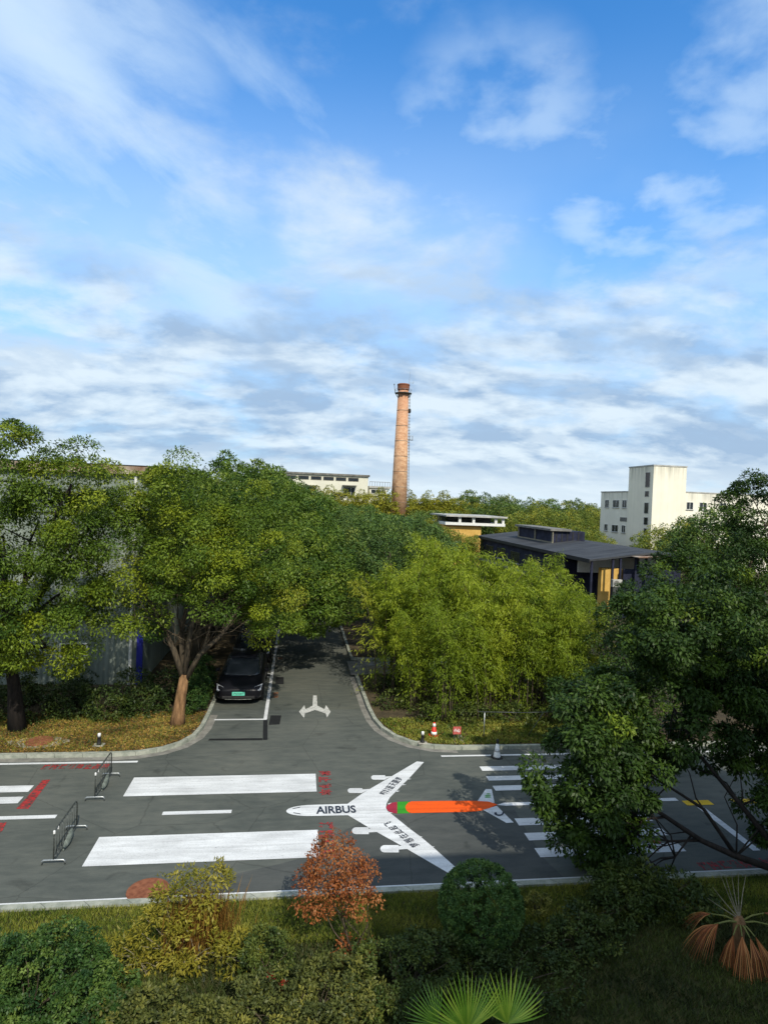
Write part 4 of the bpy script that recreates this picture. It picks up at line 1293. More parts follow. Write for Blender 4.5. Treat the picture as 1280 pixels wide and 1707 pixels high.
# factory hall far behind the row of trees
a, b = at(440, 786, 118), at(614, 795, 118)
r = thing('factory_hall', (0, 0, 0), 'long pale factory hall behind the trees, strip windows under its roof', 'building')
MB().box(a.x, b.x, 118, 140, 0, b.z).build('wall', M['wall_far'], r)
MB().box(a.x - .2, b.x + .25, 117.7, 140.2, b.z + .002, b.z + .35).build('roof', M['concrete_dark'], r)
x_ = b.x - 1.6
for k in range(9):
    x1_ = b.x - 9.3 - k * 2.35 + 7.4
    window(r, 'y', 118, x1_ - 1.9, x1_, b.z - .95, b.z - .35, bars=0, sill=False, frame_m=M['wood'])
for px in (395, 345, 290): pass
for px0, px1 in ((512, 526), (573, 591)):
    q0, q1 = at(px0, 812, 118), at(px1, 818, 118)
    window(r, 'y', 118, q0.x, q1.x, q1.z - 1.2, q0.z, bars=2)
    MB().box(q0.x - .3, q1.x + .3, 116.8, 117.95, q0.z + .25, q0.z + .4).build('canopy', M['concrete_dark'], r)
a, b = at(616, 806, 122), at(645, 812, 122)
r = thing('rooftop_block', (0, 0, 0), 'small pale block with roof railing, just beside the chimney', 'building')
MB().box(a.x, b.x, 122, 130, 0, b.z - .3).build('wall', M['wall_far'], r)
MB().box(a.x - .1, b.x + .8, 121.7, 130, b.z - .298, b.z + .1).build('roof', M['concrete'], r)
mb = MB()
for x_ in np.linspace(a.x, b.x + .6, 9): mb.tube([(x_, 121.9, b.z + .1), (x_, 121.9, b.z + .95)], .04, 4)
mb.tube([(a.x, 121.9, b.z + .95), (b.x + .6, 121.9, b.z + .95)], .05, 4)
mb.build('railing', M['steel'], r)
window(r, 'y', 122, a.x + .4, b.x - .3, b.z - 1.3, b.z - .6, bars=2)

# yellow house with a concrete loggia
a, b = at(742, 858, 80), at(840, 863, 80)
r = thing('yellow_house', (0, 0, 0), 'low yellow walled building with open concrete roof terrace', 'building')
zt, zm = a.z, at(790, 873, 80).z
MB().box(a.x, b.x + .3, 79.4, 90, zt - .2, zt).build('roof', M['concrete'], r)
MB().box(a.x, b.x + .1, 79.7, 90, zm - .25, zm + .1).build('terrace_slab', M['plain_white'], r)
MB().box(a.x, b.x - 3, 80.3, 89, 0, zm - .252).build('wall', M['yellow_wall'], r)
for px in (766, 789, 826, 838):
    q = at(px, 866, 80); MB().box(q.x - .16, q.x + .16, 79.75, 80.1, zm + .102, zt - .202).build('column', M['plain_white'], r)
MB().box(a.x, b.x - .5, 84, 84.2, zm + .102, zt - .202).build('back_wall', M['concrete_dark'], r)

# dark roofed workshop
r = thing('dark_roofed_workshop', (0, 0, 0), 'long low workshop with dark sheet roof and a glazed roof lantern', 'building')
e0 = at(983, 933, 43)
e1 = atx(795, 892, e0.x)
rg = at(1086, 921, 43)
X0, Z0, X1, Z1, Ya, Yb = e0.x, e0.z, rg.x, rg.z, 43.0, e1.y
sl_ = (Z1 - Z0) / (X1 - X0)
mb = MB()
def slab(mb, x0, x1, ya, yb, za, zb, th=.14):
    mb.add([(x0, ya, za), (x1, ya, zb), (x1, yb, zb), (x0, yb, za), (x0, ya, za - th), (x1, ya, zb - th), (x1, yb, zb - th), (x0, yb, za - th)],
           [(0, 1, 2, 3), (7, 6, 5, 4), (4, 5, 1, 0), (5, 6, 2, 1), (6, 7, 3, 2), (7, 4, 0, 3)])
slab(mb, X0, X1, Ya, Yb, Z0, Z1)
mb.build('roof', M['dark_roof'], r)
mb = MB(); slab(mb, X1 + .002, X1 + 6, Ya, Yb, Z1, Z0 + .2); mb.build('roof', M['dark_roof'], r)
MB().box(X0 + .35, X1 + 5.5, 48, Yb - .4, 0, Z0 - .17).build('wall', M['navy_panel'], r)
MB().box(X0 - .03, X0 - .001, Ya, Yb, Z0 - .26, Z0 + .03).build('fascia', M['black_plastic'], r)
for yy in np.arange(50, Yb - 3, 4.2):
    window(r, 'x', X0 + .35, yy, yy + 2.6, Z0 - 1.9, Z0 - .9, bars=3, frame_m=M['dark_steel'])
MB().box(X0 - .6, X0 + .3, 47.9, Yb - 2, Z0 - 2.6, Z0 - 2.48).build('ledge', M['concrete_dark'], r)
xm = X0 + 2.6; zmn = Z0 + sl_ * 2.6
p0, p1 = atx(920, 905, xm), atx(864, 893, xm)
mt = atx(920, 879.5, xm).z
mw_ = at(974, 905, p0.y).x - xm
lan = MB().box(xm + .06, xm + mw_, p0.y, p1.y, zmn - .6, mt - .3).build('roof_lantern', M['navy_panel'], r)
MB().box(xm - .35, xm + mw_ * .55, p0.y - .3, p1.y + .3, mt - .298, mt - .1).build('lantern_roof', M['concrete_dark'], lan)
mb = MB(); hh = mt - .3
for f in (0, .48, 1.0):
    y_ = p0.y + (p1.y - p0.y) * f
    mb.box(xm - .02, xm + .058, y_ - .14, y_ + .14, zmn + .1, hh - .002)
mb.box(xm - .06, xm + .056, p0.y - .14, p1.y + .14, zmn - .16, zmn + .098)
mb.build('lantern_frame', M['wood'], lan)
for k in range(5):
    x_ = xm + .35 + k * (mw_ - .5) / 5
    MB().box(x_, x_ + .12, p0.y - .03, p0.y - .002, zmn - .1, hh - .02).build('cladding_batten', M['black_plastic'], lan)
# terrace end under the roof: posts, white sheets, yellow wall
for x_ in (X0 + .25, X0 + 1.9, X0 + 2.5, X0 + 3.7, X1 - .3): MB().box(x_ - .07, x_ + .07, Ya + .1, Ya + .24, 0, Z0 + sl_ * (x_ - X0) - .15).build('post', M['navy_panel'], r)
MB().box(X0 + 1.1, X1 + 1.3, 47.2, 47.3, Z0 - 1.4, Z0 - .16).build('sheet_screen', M['plain_white'], r)
MB().box(X1 + .6, X1 + 2.4, 45.6, 45.7, Z0 - 1.6, Z0 + .35).build('sheet_screen', M['plain_white'], r)
q = at(1003, 947, 44); q2 = at(1037, 968, 44)
MB().box(q.x, q2.x, 44, 44.5, 0, q.z).build('end_wall', M['yellow_wall'], r)
q3 = at(1038, 945, 43.5); q4 = at(1102, 962, 43.5)
MB().box(q3.x + .02, q4.x + 1.5, 43.4, 43.55, 0, q3.z - .15).build('terrace_parapet', M['navy_panel'], r)
mb = MB(); slab(mb, X1 - 1.6, X1 + .5, Ya - 1.0, Ya - .002, Z1 - .3, Z1 - .25, .06); mb.build('awning', M['rust'], r)
# air conditioner, potted plant
q = at(1032, 962, 42.6)
r = thing('air_conditioner', (q.x - .1, 42.6, q.z - .75), 'white air conditioner unit by the yellow wall', 'air conditioner')
MB().box(-.36, .36, 0, .3, 0, .55).build('casing', M['concrete'], r, bevel=.02)
MB().lathe([(.2, 0), (.2, .03), (.05, .035), (0, .035)], 20).build('fan_guard', M['concrete_dark'], r).rotation_euler = (rad(90), 0, 0)
r.children[1].location = (-.08, -.003, .28)
MB().box(-.3, .3, .05, .25, -3.5, -.002).build('stand', M['dark_steel'], r)


# corrugated warehouse on the left
YW = 27.0
c0 = at(237, 1080, YW)
zt = at(230, 777, YW).z
r = thing('corrugated_warehouse', (0, 0, 0), 'pale green corrugated metal warehouse with rusty eaves behind the trees', 'warehouse')
MB().box(-26, c0.x, YW, 52, 0, zt - .35).build('wall', M['sheet_wall'], r)
MB().box(-26.3, c0.x + .3, YW - .25, 52.3, zt - .348, zt + .02).build('eaves', M['rust'], r)
mb = MB(); mb.add([(-26.4, YW - .3, zt + .022), (c0.x + .4, YW - .3, zt + .022), (c0.x + .4, 39, zt + .03), (-26.4, 39, zt + .03)], [(0, 1, 2, 3)])
mb.build('roof', M['concrete'], r)
b0, b1 = at(229, 1060, YW), at(239, 1060, YW)
MB().box(b0.x, b1.x, YW - .06, YW - .003, 0, at(234, 1042, YW).z).build('corner_strip', M['blue_paint'], r)
for xs in (-9.5, -13.2, -17):
    a = at(102, 1074, YW); b = at(144, 1092, YW)
    x0_ = a.x + (xs + 9.5); window(r, 'y', YW, x0_, x0_ + (b.x - a.x), b.z, a.z, bars=1)
MB().tube([(c0.x - .45, YW - .08, 0.1), (c0.x - .45, YW - .08, zt - .4)], .06, 8).build('downpipe', M['plain_white'], r)

# unseen block, added and sized to throw shade on lawn and nearer road
r = thing('shade_block', (0, 0, 0), 'plain unseen block added on the near side, outside the frame, to shade the lawn', 'building')
MB().box(5.2, 12.2, -16, -0.6, 0, 14.0).build('wall', M['wall_wing'], r)
MB().box(12.202, 46, -18, -0.4, 0, 17.6).build('tall_shade_block', M['wall_wing'], r)
for z_ in (1.0, 4.4, 7.8, 11.2):
    for x_ in np.arange(5.8, 11, 2.3):
        MB().box(x_, x_ + 1.7, -.63, -.585, z_, z_ + 1.7).build('window', M['glass_dark'], r)

# ------------------------------------------------------------------ trees
tree('camphor_tree', (-3.92, 22.34, Z_VERGE),
     [(-3.5, 23.2, 7.6, 2.4, 2.2, 1.75), (-5.4, 22.6, 6.8, 1.6, 1.7, 1.6), (-1.6, 22.9, 6.5, 1.9, 2.0, 1.8), (-3.6, 21.5, 6.1, 1.9, 1.5, 1.4), (-5.7, 21.9, 5.2, 1.1, 1.1, .9), (-5.2, 21.6, 4.0, 1.1, .9, .75), (-5.9, 21.9, 4.2, .9, .8, .6), (-.75, 22.3, 4.8, 1.25, 1.4, 1.3), (-2.2, 21.8, 4.6, 1.2, 1.1, .9), (-.6, 22.6, 3.6, .9, .9, .8)],
     [(-3.92, 22.34, 0.0), (-3.88, 22.33, .5), (-3.82, 22.33, 1.1), (-3.72, 22.36, 1.85)], M['camphor'], M['bark'], 'big yellow-green camphor tree with brown trunk on the corner verge', k=420, dens=.95, cr=.56, leaf=(.105, .046),
     limbs=[([(-3.72, 22.36, 1.6), (-4.1, 22.3, 2.7), (-4.6, 22.2, 3.8), (-5.2, 22.1, 5.0)], .12, .05), ([(-3.72, 22.36, 1.6), (-3.2, 22.2, 2.6), (-2.5, 22.0, 3.3), (-1.9, 22.0, 4.3)], .11, .05), ([(-3.72, 22.36, 1.65), (-3.6, 22.2, 3.0), (-3.3, 21.9, 4.6)], .13, .06), ([(-3.75, 22.36, 1.65), (-3.9, 22.5, 3.2), (-3.7, 22.8, 5.0)], .12, .06), ([(-3.1, 22.2, 2.7), (-2.9, 22.3, 3.6), (-2.7, 22.4, 4.9)], .06, .03)], r0=.24, limb_bark=M['bark_grey'], auto=False, twigs=6)
tree('camphor_tree', (-9.0, 22.0, Z_VERGE),
     [(-9.6, 21.0, 8.3, 2.4, 1.9, 1.8), (-7.2, 21.0, 8.2, 1.5, 1.4, 1.3), (-8.2, 21.2, 7.0, 1.6, 1.3, 1.2), (-6.5, 21.8, 7.3, 1.2, 1.2, 1.1), (-9.0, 20.6, 6.5, 2.1, 1.7, 1.4), (-6.9, 21.0, 6.6, 1.3, 1.2, .95), (-8.7, 20.4, 4.6, 1.8, 1.4, 1.3), (-7.2, 20.8, 4.9, 1.0, .9, .8), (-8.0, 20.6, 3.6, 1.5, 1.1, .9), (-9.4, 20.4, 3.3, 1.6, 1.2, .9), (-8.3, 20.9, 2.9, 1.2, .9, .6), (-10.2, 20.8, 2.8, 1.4, 1, .7), (-7.6, 21.3, 2.9, 1.0, .8, .6), (-11.5, 20.8, 6.0, 2, 2, 2.8)],
     [(-9.0, 22.0, 0.05), (-9.1, 21.9, 1.6), (-9.2, 21.6, 2.9)], M['camphor'], M['bark_black'], 'tall yellow-green tree before the metal warehouse, cut off by the frame', k=420, dens=1.0, cr=.56, leaf=(.105, .046))
for i, (y_, ex) in enumerate(((28.6, -.2), (33.5, .4), (39.0, .9), (45.0, 1.5), (52, 2.0), (60, 2.6), (69, 3.2))):
    tree('avenue_tree', (-4.4, y_, Z_VERGE),
         [(-3.2 + ex * .5, y_, 7.1, 3.0, 2.8, 2.7), (-.7 + ex, y_ - .4, 5.9, 2.1, 2.6, 2.2), (-4.9, y_ - .5, 5.8, 1.8, 2.2, 2.2), (-.9 + ex, y_ - .8, 4.0, 1.5, 1.9, 1.4), (.4 + ex, y_ + .6, 4.8, 1.4, 2.0, 1.8)] + ([(1.0, 28.3, 3.5, 1.15, 1.5, 1.25), (1.7, 30.6, 4.6, 1.2, 1.6, 1.5), (.2, 27.6, 3.0, .9, 1.1, .8), (2.0, 29.6, 3.4, 1.0, 1.2, 1.2), (1.2, 30.2, 2.7, 1.1, 1.2, .9)] if i == 0 else []) + ([(1.6, y_ + .5, 3.6, 1.4, 1.5, 1.5)] if i == 1 else []) + ([(.9 + ex * .4, y_ + 1, 3.3, 1.6, 1.6, 1.3), (2.2, y_ + 2, 4.2, 1.5, 1.8, 1.5)] if i > 1 else []),
         [(-4.4, y_, .05), (-4.3, y_, 1.4), (-4.1, y_, 2.7)], M['camphor_row'], M['bark_grey'], 'broad green tree in the row along the left of the side road', group='trees in the row left of the side road',
         k=150 if i < 3 else 90, dens=1.1, leaf=(.15 + .02 * i, .065 + .008 * i), cr=.52, tint=.5)
for i, (x_, y_) in enumerate(((5.6, 33.2), (6.4, 40), (6.2, 46), (6.0, 52), (6.0, 59), (1.5, 74), (-2, 78))):
    tree('shade_tree', (x_, y_, Z_VERGE), [(x_ - .6, y_, 5.2, 2.9, 2.8, 2.3), (x_ - 2.4, y_, 4.0, 1.9, 2.4, 1.9), (x_ + 1.2, y_, 4.7, 2.4, 2.2, 2.1), (x_ - .4, y_ - .4, 2.6, 1.8, 1.8, 1.6)] + ([(x_, y_, 2.0, 2.6, 1.6, 2.0)] if i > 4 else []),
         [(x_, y_, .05), (x_ - .1, y_, 1.3), (x_ - .2, y_, 2.4)], M['far_dark'], M['bark_grey'], 'dark green tree overhanging the far end of the side road', group='dark trees at the end of the side road', k=90, dens=1.2, leaf=(.17, .075), cr=.5)
# right side, nearer the camera
tree('camphor_tree', (10.9, 12.1, .06),
     [(10.9, 14.2, 5.1, 2.4, 2.0, 1.8), (9.1, 13.8, 5.0, 1.5, 1.5, 1.35), (6.75, 13.05, 3.35, 1.1, 1.1, 1.0), (6.4, 12.95, 2.3, 1.1, 1.0, 1.1), (6.6, 12.85, 1.35, 1.05, .95, .9), (7.15, 12.65, .65, .85, .75, .7), (7.5, 12.95, 2.2, .7, .9, 1.3), (8.5, 13.7, 3.4, 1.4, 1.2, 1.3), (11.7, 13.4, 3.4, 1.7, 1.3, 1.3), (10.2, 13.6, 3.0, 1.3, .9, .8), (13, 13.6, 4, 1.8, 1.8, 1.8), (11.7, 12.9, 1.7, 1.3, .9, 1.2), (9.6, 13.9, 3.2, 1.4, 1.0, 1.1)],
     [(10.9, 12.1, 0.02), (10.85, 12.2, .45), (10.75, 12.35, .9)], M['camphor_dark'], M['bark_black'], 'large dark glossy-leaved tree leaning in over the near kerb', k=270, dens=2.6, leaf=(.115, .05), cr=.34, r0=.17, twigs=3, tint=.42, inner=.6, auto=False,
     limbs=[([(10.85, 12.2, .35), (9.9, 12.4, .62), (9.1, 12.5, .95), (8.3, 12.6, 1.45), (7.5, 12.75, 1.95), (6.9, 12.9, 2.6)], .085, .02), ([(9.9, 12.4, .62), (9.2, 12.6, 1.6), (8.5, 12.9, 2.0), (7.9, 13.0, 2.3)], .05, .015), ([(9.1, 12.5, .95), (8.4, 12.6, .9), (7.7, 12.6, 1.05)], .035, .012), ([(8.9, 12.55, 1.05), (8.5, 12.5, .6), (8.3, 12.5, .1)], .025, .008), ([(8.3, 12.6, 1.45), (7.8, 12.7, 1.35), (7.2, 12.7, 1.15)], .03, .01), ([(10.8, 12.3, .8), (10.2, 12.7, 1.6), (9.4, 13.1, 2.6), (8.9, 13.4, 3.6)], .07, .02)], droop=.6)
tree('camphor_tree', (19.0, 25.0, Z_VERGE),
     [(20.9, 25, 8.4, 1.9, 2.2, 1.8), (18.3, 24.6, 6.3, 1.7, 1.8, 1.3), (16.3, 24.4, 5.4, 1.4, 1.6, 1.2), (21.5, 24.5, 6.2, 2.4, 2, 2.2), (18.4, 23.8, 4.6, 2.2, 1.6, 1.5), (15.2, 23.4, 3.6, 1.5, 1.4, 1.3), (24, 25, 7.5, 2.5, 2.5, 2.8)],
     [(19, 25, .05), (19, 24.9, 1.8), (18.9, 24.8, 3.4)], M['camphor_dark'], M['bark_grey'], 'tall dark green tree beyond the road, before the white building', k=190, dens=1.35, leaf=(.14, .06), cr=.46, tint=.4)
tree('camphor_tree', (13.4, 21.6, Z_VERGE), [(13.4, 21.8, 3.9, 2.0, 1.6, 1.7), (12.2, 21.6, 2.8, 1.4, 1.2, 1.4), (15.2, 21.8, 3.0, 1.9, 1.3, 1.7), (12.6, 21.2, 1.5, 2.2, 1.0, 1.2), (10.6, 21.6, 1.4, 1.0, .8, .9)],
     [(13.4, 21.6, .05), (13.35, 21.6, .8), (13.3, 21.7, 1.6)], M['camphor_dark'], M['bark_grey'], 'low dense dark tree between the bamboo and the leaning tree', k=120, dens=1.7, leaf=(.12, .055), cr=.4, r0=.14, tint=.4)

# ---- bamboo


def bamboo_proto(seed, h):
    rg_ = np.random.default_rng(seed)
    r = thing('bamboo_clump', (0, 0, 0), 'arching yellow-green bamboo clump in the grove beside the side road', 'bamboo', 'bamboo clumps in the corner grove')
    cul = MB()
    Ps, Ns, As, Ts, Ls = [], [], [], [], []
    for c in range(7):
        a = rg_.uniform(0, 2 * math.pi)
        hh = h * rg_.uniform(.72, 1.05)
        lean = rg_.uniform(.5, 1.5)
        b0 = np.array([rg_.normal() * .35, rg_.normal() * .35, 0])
        dirv = np.array([math.cos(a), math.sin(a), 0])
        def P_(t_): return b0 + dirv * lean * t_ ** 2.4 + np.array([0, 0, hh * (t_ - .10 * t_ ** 4)])
        cul.tube([P_(t_) for t_ in np.linspace(0, 1, 9)], list(np.linspace(.028, .006, 9)), 6)
        ct = np.clip(rg_.normal(.46, .2), 0, 1)
        for t_ in np.concatenate([rg_.uniform(.08, .4, 5), rg_.uniform(.36, 1.0, 50)]):
            p = P_(t_)
            d = rg_.normal(size=3) * np.array([1, 1, .25]); d /= np.linalg.norm(d)
            ln = (.35 + .75 * (1 - t_) ** .7) * rg_.uniform(.5, 1.15)
            tip = p + d * ln + np.array([0, 0, -.12 * ln])
            m = 26
            f = rg_.uniform(.25, 1.0, m)[:, None]
            q = p * (1 - f) + tip * f + rg_.normal(size=(m, 3)) * .085
            q[:, 2] += .1 * np.sin(f[:, 0] * 3) * ln
            Ps.append(q)
            As.append(d * .55 + rg_.normal(size=(m, 3)) * .5 + np.array([0, 0, -.75]))
            Ns.append(rg_.normal(size=(m, 3)) * .6 + np.array([0, 0, .6]) + d * .3)
            Ts.append(ct + rg_.normal(0, .07, m) + .25 * (t_ - .5))
            Ls.append(rg_.uniform(.11, .19, m))
    P, N_, A, T, Ln = map(np.concatenate, (Ps, Ns, As, Ts, Ls))
    ok = P[:, 2] > .05
    leaf_object('foliage', P[ok], N_[ok], A[ok], Ln[ok], Ln[ok] * .19, T[ok], M['bamboo_leaf'], r, fold=.05)
    cul.build('culms', M['bark_grey'], r, smooth=True)
    return r


protos = [bamboo_proto(100 + i, 6.1) for i in range(5)]
spots = []
for (x_, y_, h_) in [(4.7, 23.4, .72), (6.0, 22.8, .8), (7.6, 22.7, .74), (9.2, 22.9, .82), (10.8, 22.9, .76), (4.3, 25.2, 1.02), (5.6, 24.7, 1.02), (7.3, 24.5, 1.16), (9.0, 24.7, .86), (10.4, 24.6, 1.02), (12.0, 24.7, .84),
                      (4.8, 27.0, .98), (6.0, 26.6, 1.24), (7.7, 26.6, 1.2), (9.4, 26.7, .9), (10.9, 26.6, 1.02), (12.7, 26.5, .88), (5.2, 28.2, 1.05), (6.9, 28.2, 1.22), (8.7, 28.1, .98), (11.5, 28.2, 1.0), (13.4, 28.0, .86), (8.5, 23.7, .92), (8.3, 25.6, 1.0), (9.9, 23.8, .84), (11.6, 23.6, .8)]:
    spots.append((x_ - .25 + rng.normal() * .2, y_ + rng.normal() * .2, h_))
for i, (x_, y_, h_) in enumerate(spots):
    o = protos[i] if i < 5 else copy_tree(protos[i % 5])
    o.location = (x_, y_, Z_VERGE)
    o.rotation_euler = (0, 0, rng.uniform(0, 6.28))
    s = h_ * rng.uniform(.9, 1.08)
    o.scale = (s * 1.12, s * 1.12, s * .97)

# ---- distant trees: a few kinds, copied


def far_proto(name, blobs, mat, leaf, k, cr, dens, label, group, th=2.5, tint=.5):
    return tree(name, (0, 0, 0), blobs, [(0, 0, 0), (.05, 0, th * .5), (0, .05, th)], mat, M['bark_grey'], label, group=group, leaf=leaf, k=k, cr=cr, dens=dens, r0=.2, tint=tint, tint_s=.24, inner=.25)


KIND = {}
GR = 'rounded green trees in the middle distance'
KIND['green'] = [far_proto('round_tree', [(0, 0, 6.6, 2.6, 2.4, 2.4), (-1.8, .2, 5.0, 1.9, 1.9, 1.9), (1.9, -.3, 5.2, 2.0, 1.9, 2.0), (.2, -1.4, 4.4, 2.2, 1.6, 1.8)], M['far_green'], (.3, .14), 42, .7, .85, 'rounded mid-green tree in the wooded middle distance', GR) for _ in range(3)]
KIND['dark'] = [far_proto('dark_tree', [(0, 0, 6.8, 2.5, 2.4, 2.2), (-1.6, 0, 5.2, 2.0, 2.0, 2.1), (1.7, .2, 5.0, 2.1, 2.0, 2.1), (0, -1.2, 4.2, 2.4, 1.7, 1.9)], M['far_dark'], (.3, .14), 42, .7, .85, 'dark green dense tree in the wooded middle distance', 'dark trees in the middle distance') for _ in range(3)]
KIND['yellow'] = [far_proto('slender_tree', [(0, 0, 8.2, .75, .75, 1.9), (0, 0, 6.2, 1.15, 1.15, 1.9), (.1, 0, 4.2, 1.5, 1.5, 1.8)], M['far_yellow'], (.32, .13), 40, .5, 1.6, 'slender yellowing tree in the far line behind the chimney', 'yellowing trees in the far line', th=4) for _ in range(3)]
used = {k: 0 for k in KIND}


def put(kind, px, py, Y, wid=1.0):
    q = at(px, py, Y)
    pr = KIND[kind]
    i = used[kind]; used[kind] += 1
    o = pr[i] if i < len(pr) else copy_tree(pr[i % len(pr)])
    base_h = {'green': 9.2, 'dark': 9.2, 'yellow': 10.3}[kind]
    s = q.z / base_h
    o.location = (q.x, Y, 0)
    o.rotation_euler = (0, 0, rng.uniform(0, 6.28))
    o.scale = (s * wid * rng.uniform(.9, 1.15), s * wid * rng.uniform(.9, 1.15), s)


hz = lambda px: 828 + .0394 * (px - 520)
for px in range(655, 800, 10): put('yellow', px + rng.uniform(-4, 4), hz(px) - 13 + rng.uniform(-5, 6), 132 + rng.uniform(-6, 6), 1.25)
for px in range(498, 652, 9): put('yellow', px + rng.uniform(-3, 3), hz(px) - 14 + rng.uniform(-5, 5), 109 + rng.uniform(-4, 4), 1.25)
for px in range(690, 800, 15): put('yellow', px + rng.uniform(-4, 4), hz(px) - 9 + rng.uniform(-4, 5), 118, 1.2)
for px in range(775, 1010, 17): put('green' if rng.random() < .6 else 'dark', px + rng.uniform(-4, 4), hz(px) - 9 + rng.uniform(-6, 7) - (6 if 790 < px < 860 else 0), 125 + rng.uniform(-6, 6))
for px in range(790, 1010, 20): put('dark' if px < 890 else 'green', px + rng.uniform(-4, 4), hz(px) + 6 + rng.uniform(-8, 6) - (10 if 790 < px < 870 else 0), 104 + rng.uniform(-4, 4))
for px in range(520, 760, 17):
  if not 630 < px < 695: put('yellow' if rng.random() < .5 else 'green', px + rng.uniform(-5, 5), hz(px) + 11 + rng.uniform(-4, 5), 99 + rng.uniform(-4, 4), 1.3)
for px, py in ((563, 838), (590, 846), (612, 852), (641, 874), (670, 876), (700, 853), (722, 852), (735, 858)): put('dark' if px in (563, 700, 722) else 'green', px, py, 88 + rng.uniform(-4, 4))
for px, py in ((560, 862), (585, 862), (612, 866), (640, 876), (668, 880), (695, 870), (722, 874), (748, 882)): put('green' if rng.random() < .5 else 'dark', px, py, 72 + rng.uniform(-4, 4))
for px, py in ((733, 877), (753, 887), (772, 890), (790, 893)): put('green', px, py, 71)
for px, py in ((575, 884), (602, 884), (632, 880), (662, 884), (690, 888), (720, 896)): put('dark', px, py, 56 + rng.uniform(-3, 3))
for px, py in ((850, 858), (880, 850), (905, 852), (930, 856), (955, 858), (978, 866)): put('green', px, py, 84 + rng.uniform(-3, 3))
for px, py in ((985, 884), (1005, 892), (962, 880)): put('green', px, py, 72)
for px, py in ((1075, 890), (1102, 874), (1128, 872), (1150, 866)): put('green' if px % 4 else 'dark', px, py, 62 + rng.uniform(-2, 2))
for px, py in ((1175, 852), (1200, 846), (1130, 893)): put('dark', px, py, 50)
# hidden filler behind the avenue, showing only at its rim
for px, py in ((250, 800), (300, 790), (470, 792), (500, 806), (530, 822)): put('dark', px, py, 70 + rng.uniform(-3, 3))

# ------------------------------------------------------------------ shrubs in front
ZN = .06
bush('clipped_bush', (3.62, 11.0, ZN), [(3.62, 11.0, .74, .75, .72, .74)], M['ball_leaf'], 'clipped dark green ball bush below the painted wing', leaf=(.042, .022), k=40, cr=.05, shell=900, tint=.5, tint_s=.1)
bush('hedge_bush', (-3.9, 9.9, ZN), [(-3.6, 10.0, .55, .95, .8, .75), (-2.85, 9.7, .3, .7, .7, .55), (-4.6, 9.9, .5, .9, .9, .72)], M['shrub_green'], 'broad rounded green bush filling the corner beside the near lawn', leaf=(.05, .028), k=80, cr=.11, dens=34, tint=.45)
bush('hedge_bush', (-2.1, 9.3, ZN), [(-2.0, 9.3, .25, .9, .6, .5), (-1.1, 9.2, .2, .8, .55, .42)], M['shrub_olive'], 'low olive undergrowth bush right of the broad green bush', leaf=(.06, .03), k=55, cr=.12, dens=24)
bush('hedge_bush', (.3, 9.4, ZN), [(-.1, 9.4, .28, .8, .7, .5), (.9, 9.6, .3, .8, .7, .5), (.3, 8.9, .25, .9, .5, .45)], M['shrub_olive'], 'low tangled olive bush beneath the copper tree', leaf=(.06, .03), k=55, cr=.12, dens=24)
bush('hedge_bush', (1.9, 9.9, ZN), [(1.8, 9.9, .3, .75, .8, .5), (2.5, 10.2, .3, .6, .6, .45)], M['shrub_dark'], 'low dark bush between the copper tree and the ball bush', leaf=(.06, .03), k=55, cr=.12, dens=24, tint=.6)
b_ = bush('round_bush', (-.25, 10.45, ZN), [(-.25, 10.45, .42, .42, .42, .42)], M['shrub_dark'], 'small dark round bush with red leaf tufts beside the yellow shrub', leaf=(.05, .026), k=55, cr=.1, dens=40, tint=.7)
for dx, dy, dz in ((.1, -.36, .34), (.3, -.3, .12)):
    C = np.array([[dx, dy, dz, 0, -1, .3]]); P, Nn, A, T = clump_leaves(C, 70, .09); leaf_object('red_tuft', P, Nn, A, .05, .025, T, M['red_leaf'], b_)
bush('ground_shrub', (5.2, 11.0, ZN), [(5.0, 10.6, .15, .6, .5, .3), (5.8, 10.9, .2, .7, .5, .35), (6.4, 11.5, .35, .7, .5, .45)], M['shrub_dark'], 'dark straggling shrub right of the ball bush', leaf=(.07, .03), k=50, cr=.14, dens=20, tint=.5)
bush('ground_shrub', (7.3, 11.6, ZN), [(7.1, 11.7, .4, .8, .5, .55), (8.0, 11.5, .3, .6, .5, .45)], M['shrub_dark'], 'dark leafy shrub under the leaning tree', leaf=(.09, .035), k=50, cr=.16, dens=18, tint=.5)
bush('ground_shrub', (5.0, 11.7, ZN), [(5.05, 11.75, .2, .22, .2, .2)], M['shrub_olive'], 'tiny yellow-green round shrub by the near kerb', leaf=(.05, .026), k=50, cr=.08, dens=50, tint=.8)
bush('hedge_bush', (3.2, 9.6, ZN), [(3.3, 9.8, .2, .8, .6, .35), (4.3, 9.9, .2, .8, .6, .3)], M['shrub_dark'], 'black-green ground shrub in the shade before the ball bush', leaf=(.06, .03), k=45, cr=.14, dens=18, tint=.45)
